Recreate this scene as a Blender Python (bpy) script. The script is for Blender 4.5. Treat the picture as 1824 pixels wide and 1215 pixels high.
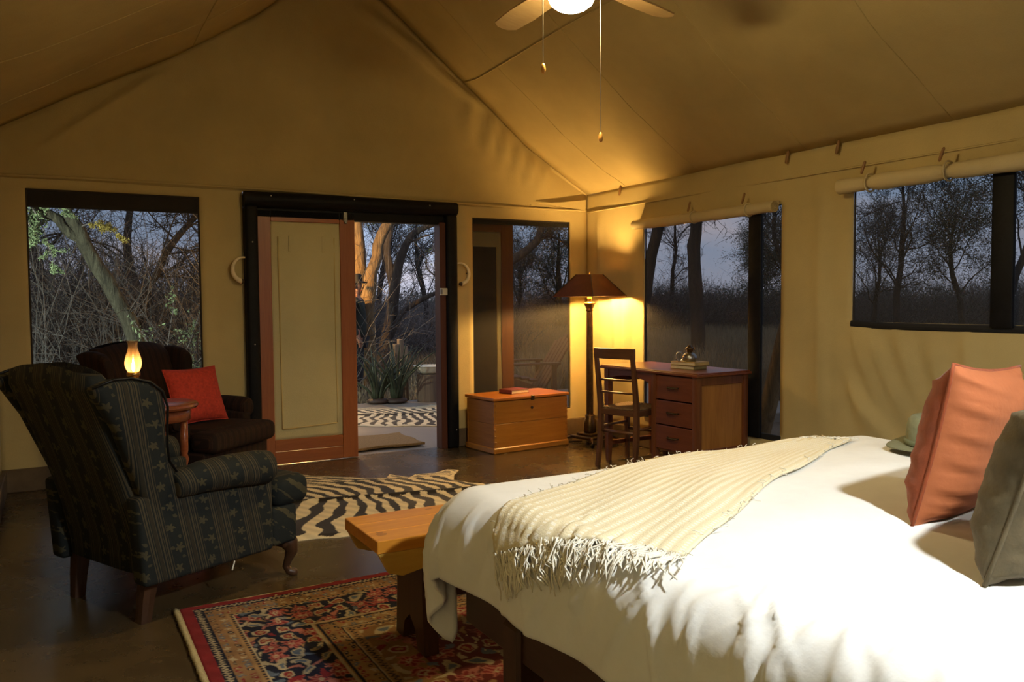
import bpy, bmesh, math, random
import numpy as np
from mathutils import Vector, Matrix
PI = math.pi
for o in list(bpy.data.objects): bpy.data.objects.remove(o)
S = bpy.context.scene
C = S.collection

# ------------------------------------------------------------------ camera
def set_camera():
    f, pi, ro, ya = 1458.0, math.radians(2.865), math.radians(-0.434), math.radians(29.266)
    fw = Vector((math.sin(ya)*math.cos(pi), math.cos(ya)*math.cos(pi), -math.sin(pi)))
    r = Vector((math.cos(ya), -math.sin(ya), 0)); u = r.cross(fw)
    r2 = r*math.cos(ro)+u*math.sin(ro); u2 = -r*math.sin(ro)+u*math.cos(ro)
    M = Matrix((( r2.x, u2.x, -fw.x, -4.413), (r2.y, u2.y, -fw.y, -6.419), (r2.z, u2.z, -fw.z, 1.27), (0, 0, 0, 1)))
    cd = bpy.data.cameras.new('camera'); cd.sensor_width = 36; cd.lens = f/1824*36; cd.clip_start = .05; cd.clip_end = 500
    co = bpy.data.objects.new('camera', cd); C.objects.link(co); co.matrix_world = M
    S.camera = co
set_camera()
# ------------------------------------------------------------------ view, world
S.view_settings.view_transform = 'Standard'; S.view_settings.look = 'None'
S.view_settings.exposure = 0.6; S.view_settings.gamma = 1.0; S.view_settings.use_curve_mapping = False
P_FAN, P_FLOOR, P_BED, P_PORCH, P_TREE, SKY = 34, 50, 84, 95, 420, 0.62
def set_world():
    w = bpy.data.worlds.new('dusk_sky'); S.world = w; w.use_nodes = True
    nt = w.node_tree; bg = nt.nodes['Background']
    tc = nt.nodes.new('ShaderNodeTexCoord'); sep = nt.nodes.new('ShaderNodeSeparateXYZ')
    nt.links.new(tc.outputs['Generated'], sep.inputs[0])
    rp = nt.nodes.new('ShaderNodeValToRGB'); e = rp.color_ramp.elements
    e[0].position = 0.0; e[0].color = (.58, .60, .74, 1); e[1].position = .55; e[1].color = (.42, .52, .70, 1)
    x = e.new(.10); x.color = (.43, .57, .82, 1)
    nt.links.new(sep.outputs[2], rp.inputs[0])
    n = nt.nodes.new('ShaderNodeTexNoise'); n.inputs['Scale'].default_value = 5; n.inputs['Detail'].default_value = 5
    mp = nt.nodes.new('ShaderNodeMapping'); mp.inputs['Scale'].default_value = (1, 1, 3.2)
    nt.links.new(tc.outputs['Generated'], mp.inputs[0]); nt.links.new(mp.outputs[0], n.inputs['Vector'])
    r2 = nt.nodes.new('ShaderNodeValToRGB'); r2.color_ramp.elements[0].position = .5; r2.color_ramp.elements[1].position = .72
    nt.links.new(n.outputs[0], r2.inputs[0])
    mx = nt.nodes.new('ShaderNodeMixRGB'); mx.inputs[2].default_value = (.95, .80, .82, 1)
    ml = nt.nodes.new('ShaderNodeMath'); ml.operation = 'MULTIPLY'; ml.inputs[1].default_value = .6
    nt.links.new(r2.outputs[0], ml.inputs[0]); nt.links.new(ml.outputs[0], mx.inputs[0]); nt.links.new(rp.outputs[0], mx.inputs[1])
    nt.links.new(mx.outputs[0], bg.inputs[0]); bg.inputs[1].default_value = SKY
set_world()

# ------------------------------------------------------------------ node helpers
def sock(nt, v, s):
    if isinstance(v, (int, float)): s.default_value = v
    elif isinstance(v, tuple): s.default_value = v if len(v) != 3 or s.type == 'VECTOR' else (*v, 1)
    else: nt.links.new(v.s if isinstance(v, EX) else v, s)
class EX:                                     # a scalar node expression
    def __init__(self, nt, s): self.nt, self.s = nt, s
    def op(self, o, a, b=None, c=None):
        n = self.nt.nodes.new('ShaderNodeMath'); n.operation = o
        for i, v in enumerate((a, b, c)):
            if v is not None: sock(self.nt, v, n.inputs[i])
        return EX(self.nt, n.outputs[0])
    def __add__(s, b): return s.op('ADD', s, b)
    __radd__ = __add__
    def __sub__(s, b): return s.op('SUBTRACT', s, b)
    def __rsub__(s, b): return s.op('SUBTRACT', b, s)
    def __mul__(s, b): return s.op('MULTIPLY', s, b)
    __rmul__ = __mul__
    def __truediv__(s, b): return s.op('DIVIDE', s, b)
    def lt(s, b): return s.op('LESS_THAN', s, b)
    def gt(s, b): return s.op('GREATER_THAN', s, b)
    def mod(s, b): return s.op('FLOORED_MODULO', s, b)
    def abs(s): return s.op('ABSOLUTE', s)
    def sin(s): return s.op('SINE', s)
    def cos(s): return s.op('COSINE', s)
    def floor(s): return s.op('FLOOR', s)
    def sqrt(s): return s.op('SQRT', s)
    def max(s, b): return s.op('MAXIMUM', s, b)
    def min(s, b): return s.op('MINIMUM', s, b)
    def atan2(s, b): return s.op('ARCTAN2', s, b)
def new_mat(name):
    m = bpy.data.materials.new(name); m.use_nodes = True
    nt = m.node_tree; return m, nt, nt.nodes['Principled BSDF']
def coords(nt, scale=(1, 1, 1), kind='Object', rot=(0, 0, 0)):
    tc = nt.nodes.new('ShaderNodeTexCoord'); mp = nt.nodes.new('ShaderNodeMapping')
    mp.inputs['Scale'].default_value = scale; mp.inputs['Rotation'].default_value = rot
    nt.links.new(tc.outputs[kind], mp.inputs[0]); return mp.outputs[0]
def xyz(nt, v):
    n = nt.nodes.new('ShaderNodeSeparateXYZ'); nt.links.new(v, n.inputs[0])
    return [EX(nt, n.outputs[i]) for i in range(3)]
def noise(nt, v, scale, detail=3, rough=.5, dist=0):
    n = nt.nodes.new('ShaderNodeTexNoise'); nt.links.new(v, n.inputs['Vector'])
    n.inputs['Scale'].default_value = scale; n.inputs['Detail'].default_value = detail
    n.inputs['Roughness'].default_value = rough; n.inputs['Distortion'].default_value = dist
    return EX(nt, n.outputs[0])
def ramp(nt, f, stops):
    r = nt.nodes.new('ShaderNodeValToRGB'); el = r.color_ramp.elements
    while len(el) < len(stops): el.new(.5)
    for e, (p, c) in zip(el, stops): e.position = p; e.color = (*c, 1)
    sock(nt, f, r.inputs[0]); return r.outputs[0]
def mixc(nt, f, a, b, mode='MIX'):
    n = nt.nodes.new('ShaderNodeMixRGB'); n.blend_type = mode
    sock(nt, f, n.inputs[0]); sock(nt, a, n.inputs[1]); sock(nt, b, n.inputs[2]); return n.outputs[0]
def bump(nt, b, h, st=.3, d=.01):
    n = nt.nodes.new('ShaderNodeBump'); n.inputs['Strength'].default_value = st; n.inputs['Distance'].default_value = d
    sock(nt, h, n.inputs['Height']); nt.links.new(n.outputs[0], b.inputs['Normal'])
def mul3(c, k): return tuple(x*k for x in c)

def simple(name, col, rough=.6, metal=0, var=.25, scale=12, bmp=.1, spec=.5, sheen=0):
    m, nt, b = new_mat(name); v = coords(nt)
    f = noise(nt, v, scale, 4, .6)
    nt.links.new(ramp(nt, f, [(.25, mul3(col, 1-var)), (.75, mul3(col, 1+var))]), b.inputs['Base Color'])
    b.inputs['Roughness'].default_value = rough; b.inputs['Metallic'].default_value = metal
    b.inputs['Specular IOR Level'].default_value = spec
    if sheen: b.inputs['Sheen Weight'].default_value = sheen
    if bmp: bump(nt, b, f, bmp)
    return m
def wood(name, c1, c2, axis='x', rough=.35, scale=1.0, knots=False):
    m, nt, b = new_mat(name); s = [14*scale]*3; s['xyz'.index(axis)] = 1.1*scale
    v = coords(nt, tuple(s)); n1 = noise(nt, v, 2.2, 6, .62, .7); n2 = noise(nt, v, 9, 3, .5)
    f = n1*.75+n2*.25
    col = ramp(nt, f, [(.30, c1), (.5, tuple((a+d)/2 for a, d in zip(c1, c2))), (.70, c2)])
    if knots:
        k = noise(nt, coords(nt, (6, 10, 6)), 1.3, 2)
        col = mixc(nt, (k.gt(.70))*.55, col, mul3(c1, .4))
    nt.links.new(col, b.inputs['Base Color']); b.inputs['Roughness'].default_value = rough
    bump(nt, b, f, .12, .004); return m
def canvas(name, col, weave=900, trans=0):
    m, nt, b = new_mat(name); v = coords(nt); x, y, z = xyz(nt, v)
    f = noise(nt, v, 1.6, 4, .6); g = noise(nt, v, 160, 2, .5)
    c = ramp(nt, f, [(.3, mul3(col, .88)), (.7, mul3(col, 1.08))])
    nt.links.new(mixc(nt, g*.22, c, mul3(col, .62)), b.inputs['Base Color'])
    b.inputs['Roughness'].default_value = .9; b.inputs['Specular IOR Level'].default_value = .12
    bump(nt, b, noise(nt, v, 5, 5, .6)*.6+g*.16, .30, .02); return m
def attr_mat(name, rough=.9, bmp=.25, nscale=260, sheen=.0, mx=.3):
    m, nt, b = new_mat(name); a = nt.nodes.new('ShaderNodeAttribute'); a.attribute_name = 'col'
    v = coords(nt); g = noise(nt, v, nscale, 2, .5)
    nt.links.new(mixc(nt, g*mx, a.outputs[0], (.02, .015, .01)), b.inputs['Base Color'])
    b.inputs['Roughness'].default_value = rough; b.inputs['Specular IOR Level'].default_value = .15
    if sheen: b.inputs['Sheen Weight'].default_value = sheen
    bump(nt, b, g, bmp, .004); return m
def emit(name, col, st):
    m, nt, b = new_mat(name); b.inputs['Base Color'].default_value = (*col, 1)
    b.inputs['Emission Color'].default_value = (*col, 1); b.inputs['Emission Strength'].default_value = st; return m

M = {}
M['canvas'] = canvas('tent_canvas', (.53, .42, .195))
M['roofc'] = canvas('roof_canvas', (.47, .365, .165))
M['blind'] = canvas('blind_canvas', (.56, .46, .26))
M['inset'] = canvas('door_canvas', (.55, .49, .28))
M['doorwood'] = wood('door_wood', (.23, .062, .014), (.32, .10, .026), 'z', .4)
M['doorwoodx'] = wood('door_wood_rail', (.23, .062, .014), (.32, .10, .026), 'x', .4)
M['black'] = simple('black_stained_timber', (.005, .005, .006), .6, 0, .4, 20, .3, .2)
M['jamb'] = wood('jamb_wood', (.07, .018, .008), (.11, .03, .012), 'z', .45)
M['chest'] = wood('chest_wood', (.35, .125, .014), (.49, .205, .028), 'x', .35)
M['chesty'] = wood('chest_end_wood', (.28, .10, .014), (.41, .165, .028), 'y', .35)
M['chestlid'] = wood('chest_lid_wood', (.37, .11, .014), (.51, .185, .028), 'x', .28)
M['desk'] = wood('desk_wood_horizontal', (0.113, 0.028, 0.010), (0.192, 0.054, 0.019), 'y', .28)
M['deskz'] = wood('desk_wood_upright', (0.105, 0.031, 0.012), (0.192, 0.065, 0.023), 'z', .32)
M['deskpanel'] = wood('desk_end_wood', (.24, .092, .020), (.40, .175, .040), 'z', .4)
M['chairw'] = wood('chair_wood', (.085, .034, .014), (.15, .062, .024), 'z', .35)
M['chairwy'] = wood('chair_wood_rail', (.085, .034, .014), (.15, .062, .024), 'y', .35)
M['bench'] = wood('bench_pine', (.50, .18, .018), (.68, .30, .035), 'x', .32, .8, True)
M['benchend'] = wood('bench_light_apron', (.54, .30, .05), (.68, .42, .09), 'x', .4, .8, True)
M['darkwood'] = wood('dark_bed_wood', (.035, .014, .007), (.06, .026, .012), 'y', .4)
M['darkwoodz'] = wood('dark_upright_wood', (.04, .017, .008), (.07, .03, .013), 'z', .4)
M['tablew'] = wood('red_table_wood', (.20, .05, .018), (.30, .085, .03), 'x', .25)
M['outwood'] = wood('weathered_wood', (.10, .065, .04), (.20, .13, .08), 'z', .8)
M['teak'] = wood('outdoor_chair_wood', (.13, .052, .022), (.20, .085, .036), 'z', .6)
M['bronze'] = simple('aged_bronze', (.10, .065, .035), .38, .85, .4, 30, .1)
M['brass'] = simple('brass', (.55, .36, .12), .28, 1, .2, 30, 0)
M['pewter'] = simple('dull_pewter', (.32, .31, .29), .3, 1, .3, 30, .05)
M['shade'] = simple('copper_brown_lampshade', (.15, .045, .014), .45, .25, .25, 9, .12)
M['lining'] = simple('shade_lining', (.62, .42, .16), .7, 0, .1)
M['white'] = simple('white_plastic', (.62, .60, .52), .5, 0, .05)
M['ivory'] = simple('ivory_tusk', (.78, .66, .42), .4, 0, .25, 14, .08)
M['cord'] = simple('pale_cord', (.55, .50, .40), .7, 0, .1)
M['peg'] = wood('wooden_peg', (.20, .10, .035), (.32, .17, .06), 'z', .5)
M['pullknob'] = wood('pull_knob_wood', (.50, .24, .05), (.62, .32, .08), 'z', .4)
M['fanblade'] = wood('fan_blade_wood', (.42, .28, .12), (.52, .36, .17), 'x', .45)
M['redfab'] = simple('red_cushion_fabric', (.42, .035, .018), .85, 0, .35, 55, .5)
M['velvet'] = simple('rust_velvet', (.22, .048, .015), .75, 0, .22, 26, .25, .2, .08)
M['rust'] = simple('rust_cotton_back', (.31, .092, .032), .8, 0, .06, 40, .12, .3)
M['olive'] = simple('olive_linen', (.092, .070, .035), .85, 0, .25, 30, .3)
M['felt'] = simple('green_felt', (.17, .175, .10), .9, 0, .12, 60, .2)
M['hatband'] = simple('hat_band', (.12, .135, .075), .8, 0, .1)
M['bookred'] = simple('red_book_cover', (.17, .03, .016), .5, 0, .25, 20, .15)
M['booktan'] = simple('tan_book_cover', (.42, .29, .10), .55, 0, .2, 20, .15)
M['bookolive'] = simple('olive_book_cover', (.30, .23, .07), .55, 0, .2, 20, .15)
M['page'] = simple('book_pages', (.62, .52, .33), .8, 0, .1, 90, .2)
M['mat'] = simple('coir_mat', (.27, .165, .065), .95, 0, .35, 90, .9)
M['enamel'] = simple('cream_enamel', (.66, .60, .47), .3, 0, .08)
M['skin'] = simple('skin_tone', (.33, .15, .085), .55, 0, .1)
M['jacket'] = simple('dark_green_jacket', (.022, .026, .020), .85, 0, .3, 30, .3)
M['trouser'] = simple('dark_trousers', (.022, .022, .024), .85, 0, .2)
M['boot'] = simple('brown_boot', (.05, .026, .014), .6, 0, .2)
M['hatdark'] = simple('dark_hat_felt', (.022, .018, .014), .9, 0, .2)
M['hair'] = simple('grey_hair', (.16, .14, .12), .8, 0, .3, 60, .4)
M['steel'] = simple('black_steel', (.01, .01, .01), .4, .6, .2)
M['rushseat'] = simple('woven_rush', (.20, .115, .045), .85, 0, .4, 70, .9)
M['gauzeband'] = simple('dark_brown_flap', (.030, .022, .014), .9, 0, .3, 10, .3)
M['velcro'] = simple('black_webbing', (.006, .006, .008), .8, 0, .2)
M['concrete_post'] = simple('plinth', (.12, .078, .04), .8, 0, .3, 8, .3)
M['partition'] = wood('bounce_cutting_dark_timber', (.030, .017, .010), (.055, .032, .018), 'z', .6)  # for the unseen rear wall: dark timber added to cut bounced lamp light

def glass_mat(name, col=(1, 1, 1), k=.10):         # thin blown glass: clear, with a tinted sheen
    m, nt, b = new_mat(name); out = nt.nodes['Material Output']
    tr = nt.nodes.new('ShaderNodeBsdfTransparent'); tr.inputs[0].default_value = (*col, 1)
    gl = nt.nodes.new('ShaderNodeBsdfGlossy'); gl.inputs['Roughness'].default_value = .04
    df = nt.nodes.new('ShaderNodeBsdfTranslucent'); df.inputs[0].default_value = (*col, 1)
    lw = nt.nodes.new('ShaderNodeLayerWeight'); lw.inputs[0].default_value = .35
    m1 = nt.nodes.new('ShaderNodeMixShader'); m2 = nt.nodes.new('ShaderNodeMixShader'); m2.inputs[0].default_value = k
    nt.links.new(lw.outputs['Fresnel'], m1.inputs[0]); nt.links.new(tr.outputs[0], m1.inputs[1]); nt.links.new(gl.outputs[0], m1.inputs[2])
    nt.links.new(m1.outputs[0], m2.inputs[1]); nt.links.new(df.outputs[0], m2.inputs[2]); nt.links.new(m2.outputs[0], out.inputs[0]); return m
M['glass'] = glass_mat('clear_glass', (1, .90, .74), .14)
def net_mat():
    m, nt, b = new_mat('insect_net'); out = nt.nodes['Material Output']
    tr = nt.nodes.new('ShaderNodeBsdfTransparent'); df = nt.nodes.new('ShaderNodeBsdfDiffuse')
    v = coords(nt); g = noise(nt, v, 230, 1)
    nt.links.new(ramp(nt, g, [(.3, (.036, .033, .030)), (.7, (.056, .051, .046))]), df.inputs[0])
    mx = nt.nodes.new('ShaderNodeMixShader'); mx.inputs[0].default_value = .58
    nt.links.new(tr.outputs[0], mx.inputs[1]); nt.links.new(df.outputs[0], mx.inputs[2]); nt.links.new(mx.outputs[0], out.inputs[0])
    return m
M['net'] = net_mat()
def concrete_mat(name, c1, c2, r0=.22, r1=.5):
    m, nt, b = new_mat(name); v = coords(nt)
    f = noise(nt, v, 1.3, 6, .65, .6); g = noise(nt, v, 9, 4, .6)
    nt.links.new(ramp(nt, f*.7+g*.3, [(.32, c1), (.68, c2)]), b.inputs['Base Color'])
    rr = f*(r1-r0)+(r0-.04)+g*.08; sock(nt, rr, b.inputs['Roughness'])
    bump(nt, b, f, .02, .01); return m
M['floor'] = concrete_mat('polished_earth_concrete', (.046, .030, .014), (.098, .064, .028), .20, .34)
M['porch'] = concrete_mat('porch_concrete', (.20, .17, .14), (.28, .24, .20), .35, .6)
M['ground'] = simple('dry_soil', (.115, .082, .055), .95, 0, .4, 3, .5)

def stripe_fabric(name, axis, flowers=True, base=(.0155, .018, .0175), line=(.115, .088, .046), P=.145, tilt=.0, petal=(.090, .076, .038)):
    m, nt, b = new_mat(name); v = coords(nt); x, y, z = xyz(nt, v)
    u, w = (x+z*tilt, z) if axis == 'x' else (y, z+x*.8)
    q = (u+.013*noise(nt, v, 2, 2)).mod(P)/P                      # 0..1 over one repeat
    fz = noise(nt, v, 70, 3, .7)
    def band(c, h): return ((q-c).abs()).lt(h)
    lines = band(.05, .022).max(band(.12, .010)).max(band(.34, .022)).max(band(.40, .008)).max(band(.26, .009)).max(band(.46, .020)).max(band(.985, .014)).max(band(.53, .007))
    col = mixc(nt, lines*(fz*.9+.15), base, line)
    mid = band(.20, .045); col = mixc(nt, mid*.55, col, mul3(line, .45))
    if flowers:
        # a vine of five-petalled flowers in the wide plain band (centre .73)
        V = .085
        jx = (noise(nt, v, 38, 2, .6)-.5)*.022; jy = (noise(nt, coords(nt, (1, 1, 1), 'Object', (.7, .4, .2)), 41, 2, .6)-.5)*.022
        k = (w/V).floor(); sg = (k.mod(2.0))*2-1
        fu = (q-.73)*P-sg*.010+jx; fv = (w.mod(V))-V*.5+jy
        r = (fu*fu+fv*fv).sqrt(); a = fu.atan2(fv)
        pet = r.lt(.0145+.0055*((a*5+k).cos()))
        V2 = .0425
        k2 = ((w+.021)/V2).floor(); s2 = (k2.mod(2.0))*2-1
        gu = (q-.73)*P+s2*.019+jy; gv = ((w+.021).mod(V2))-V2*.5+jx
        leaf = ((gu*gu+gv*gv*2.2).sqrt()).lt(.0085)
        col = mixc(nt, pet.max(leaf*.8)*(fz*.8+.35), col, petal)
    col = mixc(nt, fz*.35, col, mul3(base, .5))
    nt.links.new(col, b.inputs['Base Color']); b.inputs['Roughness'].default_value = .85
    b.inputs['Specular IOR Level'].default_value = .2
    bump(nt, b, fz+lines*.3, .25, .004); return m
M['wing_x'] = stripe_fabric('striped_floral_fabric', 'x', tilt=.22)
M['wing_y'] = stripe_fabric('striped_floral_fabric_front', 'y')
dk = dict(flowers=False, base=(.016, .0085, .006), line=(.055, .022, .012), P=.06)
M['far_x'] = stripe_fabric('dark_brown_striped_fabric', 'x', **dk)
M['far_y'] = stripe_fabric('dark_brown_striped_fabric_front', 'y', **dk)

def throw_mat():
    m, nt, b = new_mat('cream_woven_wool'); v = coords(nt, kind='UV'); u, w, _ = xyz(nt, v)
    fz = noise(nt, coords(nt), 240, 2, .6); wob = noise(nt, coords(nt), 6, 2)
    qq = (u+wob*.010).mod(.031)/.031; row = ((u+wob*.010)/.031).floor()
    dots = ((qq-.5).abs()).lt(.15)*(((w+row*.008).mod(.017)/.017-.5).abs().lt(.26))
    col = mixc(nt, fz*.4, (.76, .68, .48), (.62, .53, .34)); col = mixc(nt, dots*.85, col, (.80, .76, .66))
    nt.links.new(col, b.inputs['Base Color']); b.inputs['Roughness'].default_value = .95; b.inputs['Specular IOR Level'].default_value = .1
    bump(nt, b, dots*1.0+fz*.4, .6, .006); return m
M['throw'] = throw_mat()
M['fringe'] = simple('white_fringe', (.74, .70, .60), .95, 0, .1)
def duvet_mat():
    m, nt, b = new_mat('white_cotton'); v = coords(nt); f = noise(nt, v, 9, 5, .6)
    nt.links.new(ramp(nt, f, [(.3, (.74, .735, .72)), (.7, (.80, .795, .78))]), b.inputs['Base Color'])
    b.inputs['Roughness'].default_value = .85; b.inputs['Specular IOR Level'].default_value = .2
    bump(nt, b, f, .18, .02); return m
M['duvet'] = duvet_mat()
M['zebra'] = attr_mat('zebra_hide', .7, .3, 180, .1, .15)
M['rug'] = attr_mat('persian_rug_pile', .95, .5, 300)
M['rugfringe'] = simple('cream_rug_selvedge', (.42, .34, .17), .95, 0, .2, 80, .6)
def bark_mat(name, c1, c2, sc=9):
    m, nt, b = new_mat(name); v = coords(nt, (1, 1, .22)); f = noise(nt, v, sc, 6, .65, .8)
    nt.links.new(ramp(nt, f, [(.32, c1), (.68, c2)]), b.inputs['Base Color']); b.inputs['Roughness'].default_value = .95
    bump(nt, b, f, 1.0, .06); return m
M['bark'] = bark_mat('grey_brown_bark', (.045, .032, .024), (.12, .088, .064))
M['barkpale'] = bark_mat('pale_ridged_bark', (.10, .06, .028), (.31, .20, .095), 16)
M['barkgreen'] = bark_mat('lichen_green_bark', (.022, .020, .013), (.125, .115, .075), 18)
M['barkdark'] = bark_mat('dark_bark', (.028, .021, .018), (.06, .046, .038))
M['twig'] = simple('grey_twigs', (.15, .128, .12), .95, 0, .35, 1.5, 0)
M['twigfar'] = simple('far_grey_twigs', (.105, .094, .09), .95, 0, .3, .6, 0)
M['leafpale'] = simple('pale_green_leaves', (.20, .26, .13), .7, 0, .35, 3, 0)
M['leafyel'] = simple('yellow_leaves', (.34, .26, .06), .7, 0, .3, 3, 0)
M['leafdark'] = simple('dusty_green_leaves', (.055, .075, .040), .8, 0, .35, 1.2, 0)
M['leafgrey'] = simple('grey_green_leaves', (.085, .095, .065), .8, 0, .35, 1.2, 0)
M['sans'] = simple('dark_spear_leaves', (.042, .052, .026), .5, 0, .5, 22, 0)
M['grass'] = simple('dry_grass_blades', (.27, .205, .125), .95, 0, .35, 1.2, 0)
def lamp_mat(name, col, power, area): return emit(name, col, power/(PI*area))
M['glow'] = lamp_mat('fan_globe_glass', (1.0, .74, .34), P_FAN, .06)
M['flame'] = lamp_mat('flame', (1.0, .50, .15), .9, .0036)
M['bulb'] = lamp_mat('lamp_bulb', (1.0, .61, .20), P_FLOOR, .0105)
M['bulbw'] = lamp_mat('white_bulb', (.96, 1.0, .97), P_BED, .012)
M['bulbw2'] = lamp_mat('dimmed_white_bulb', (.96, 1.0, .97), P_BED*.15, .012)
M['bulbporch'] = lamp_mat('warm_lantern_flame', (1.0, .56, .17), P_PORCH, .012)
M['bulbtree'] = lamp_mat('cool_tree_light', (.86, 1.0, .84), P_TREE, .012)

# ------------------------------------------------------------------ mesh builder
def RZ(a): return Matrix.Rotation(a, 4, 'Z')
def RX(a): return Matrix.Rotation(a, 4, 'X')
def RY(a): return Matrix.Rotation(a, 4, 'Y')
def T(x, y, z): return Matrix.Translation((x, y, z))
class MB:
    def __init__(s): s.v, s.f, s.uv = [], [], []
    def add(s, vs, fs, M4=None, uv=None):
        o = len(s.v)
        for p in vs: s.v.append(tuple(M4 @ Vector(p)) if M4 else tuple(p))
        s.uv += uv if uv else [(0, 0)]*len(vs)
        for f in fs: s.f.append(tuple(i+o for i in f))
        return s
    def box(s, c, d, bev=.004, M4=None, seg=1):
        b = bmesh.new(); bmesh.ops.create_cube(b, size=1, matrix=Matrix.Diagonal((d[0], d[1], d[2], 1)))
        bev = min(bev, min(d)*.45)
        if bev > 0: bmesh.ops.bevel(b, geom=list(b.edges), offset=bev, segments=seg, profile=.5, affect='EDGES')
        b.verts.ensure_lookup_table(); b.verts.index_update()
        vs = [(v.co.x+c[0], v.co.y+c[1], v.co.z+c[2]) for v in b.verts]; fs = [[v.index for v in f.verts] for f in b.faces]
        b.free(); return s.add(vs, fs, M4)
    def box2(s, a, b, bev=.004, M4=None, seg=1):
        return s.box([(p+q)/2 for p, q in zip(a, b)], [abs(q-p) for p, q in zip(a, b)], bev, M4, seg)
    def tube(s, pts, rad, n=8, cap=True, M4=None, squash=None):
        pts = [Vector(p) for p in pts]; k = len(pts); rad = rad if isinstance(rad, (list, tuple)) else [rad]*k
        vs, fs = [], []; ref = None
        for i, p in enumerate(pts):
            t = (pts[min(i+1, k-1)]-pts[max(i-1, 0)]).normalized()
            if ref is None: ref = Vector((0, 0, 1)) if abs(t.z) < .9 else Vector((1, 0, 0))
            a = (ref-t*ref.dot(t)).normalized(); b = t.cross(a); ref = a
            for j in range(n):
                w = 2*PI*j/n; q = a*math.cos(w)+b*math.sin(w)
                if squash: q = Vector((q.x*squash[0], q.y*squash[1], q.z*squash[2]))
                vs.append(p+q*rad[i])
        for i in range(k-1):
            for j in range(n): fs.append((i*n+j, i*n+(j+1) % n, (i+1)*n+(j+1) % n, (i+1)*n+j))
        if cap: fs += [tuple(range(n-1, -1, -1)), tuple((k-1)*n+j for j in range(n))]
        return s.add(vs, fs, M4)
    def lathe(s, prof, n=20, M4=None, cap=True):
        vs, fs = [], []; k = len(prof)
        for r, z in prof:
            for j in range(n): vs.append((r*math.cos(2*PI*j/n), r*math.sin(2*PI*j/n), z))
        for i in range(k-1):
            for j in range(n): fs.append((i*n+j, i*n+(j+1) % n, (i+1)*n+(j+1) % n, (i+1)*n+j))
        if cap: fs += [tuple(range(n-1, -1, -1)), tuple((k-1)*n+j for j in range(n))]
        return s.add(vs, fs, M4)
    def grid(s, fn, us, vs_, M4=None, uvs=True):
        us, vs_ = list(us), list(vs_); n = len(vs_)
        P = [fn(u, v) for u in us for v in vs_]; uv = [(u, v) for u in us for v in vs_]
        F = [(i*n+j, (i+1)*n+j, (i+1)*n+j+1, i*n+j+1) for i in range(len(us)-1) for j in range(n-1)]
        return s.add(P, F, M4, uv)
    def prism(s, poly, y0, y1, M4=None):            # polygon in (x,z), extruded in y
        n = len(poly); vs = [(x, y0, z) for x, z in poly]+[(x, y1, z) for x, z in poly]
        fs = [tuple(range(n)), tuple(range(2*n-1, n-1, -1))]+[(i, i+n, (i+1) % n+n, (i+1) % n) for i in range(n)]
        return s.add(vs, fs, M4)
    def build(s, name, mat, parent=None, smooth=False, solid=0, sub=0, bevel=0, auto=None):
        me = bpy.data.meshes.new(name); me.from_pydata(s.v, [], s.f)
        if any(u != (0, 0) for u in s.uv[:50]) or (s.uv and s.uv[-1] != (0, 0)):
            l = me.uv_layers.new(name='UVMap'); idx = np.empty(len(me.loops), np.int32); me.loops.foreach_get('vertex_index', idx)
            l.data.foreach_set('uv', np.array(s.uv, np.float32)[idx].ravel())
        b = bmesh.new(); b.from_mesh(me); bmesh.ops.recalc_face_normals(b, faces=b.faces); b.to_mesh(me); b.free()
        return finish(me, name, mat, parent, smooth, solid, sub, bevel, auto)
def finish(me, name, mat, parent=None, smooth=False, solid=0, sub=0, bevel=0, auto=None):
    if isinstance(mat, (list, tuple)):
        for m in mat: me.materials.append(m)
    elif mat: me.materials.append(mat)
    if smooth or auto:
        me.polygons.foreach_set('use_smooth', [True]*len(me.polygons))
        if auto: me.set_sharp_from_angle(angle=math.radians(auto))
    me.update()
    o = bpy.data.objects.new(name, me); C.objects.link(o)
    if parent: o.parent = parent
    if solid:
        m = o.modifiers.new('thickness', 'SOLIDIFY'); m.thickness = solid; m.offset = 0
    if bevel:
        m = o.modifiers.new('bevel', 'BEVEL'); m.width = bevel; m.segments = 3; m.limit_method = 'ANGLE'; m.angle_limit = math.radians(40)
    if sub:
        m = o.modifiers.new('sub', 'SUBSURF'); m.levels = sub; m.render_levels = sub
    return o
def np_mesh(name, V, F, mat, parent=None, col=None, smooth=False):
    V = np.asarray(V, np.float32); F = np.asarray(F, np.int32); k = F.shape[1]
    me = bpy.data.meshes.new(name); me.vertices.add(len(V)); me.vertices.foreach_set('co', V.ravel())
    me.loops.add(F.size); me.loops.foreach_set('vertex_index', F.ravel())
    me.polygons.add(len(F)); me.polygons.foreach_set('loop_start', np.arange(0, F.size, k, dtype=np.int32))
    me.update(calc_edges=True)
    if col is not None:
        a = me.color_attributes.new('col', 'FLOAT_COLOR', 'POINT')
        a.data.foreach_set('color', np.concatenate([col, np.ones((len(col), 1))], 1).astype(np.float32).ravel())
    return finish(me, name, mat, parent, smooth)
def tag(o, label=None, cat=None, group=None, kind=None):
    if label: o['label'] = label
    if cat: o['category'] = cat
    if group: o['group'] = group
    if kind: o['kind'] = kind
    return o
def thing(name, label, cat, loc=(0, 0, 0), rz=0, group=None, kind=None):
    o = bpy.data.objects.new(name, None); o.empty_display_size = .1; C.objects.link(o)
    o.location = loc; o.rotation_euler = (0, 0, rz); return tag(o, label, cat, group, kind)
def struct(o, label, cat): return tag(o, label, cat, kind='structure')
def frange(a, b, st):
    n = max(1, int(round(abs(b-a)/st))); return [a+(b-a)*i/n for i in range(n+1)]
def lerp(a, b, t): return a+(b-a)*t
def sstep(a, b, x):
    t = min(1, max(0, (x-a)/(b-a))); return t*t*(3-2*t)

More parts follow.
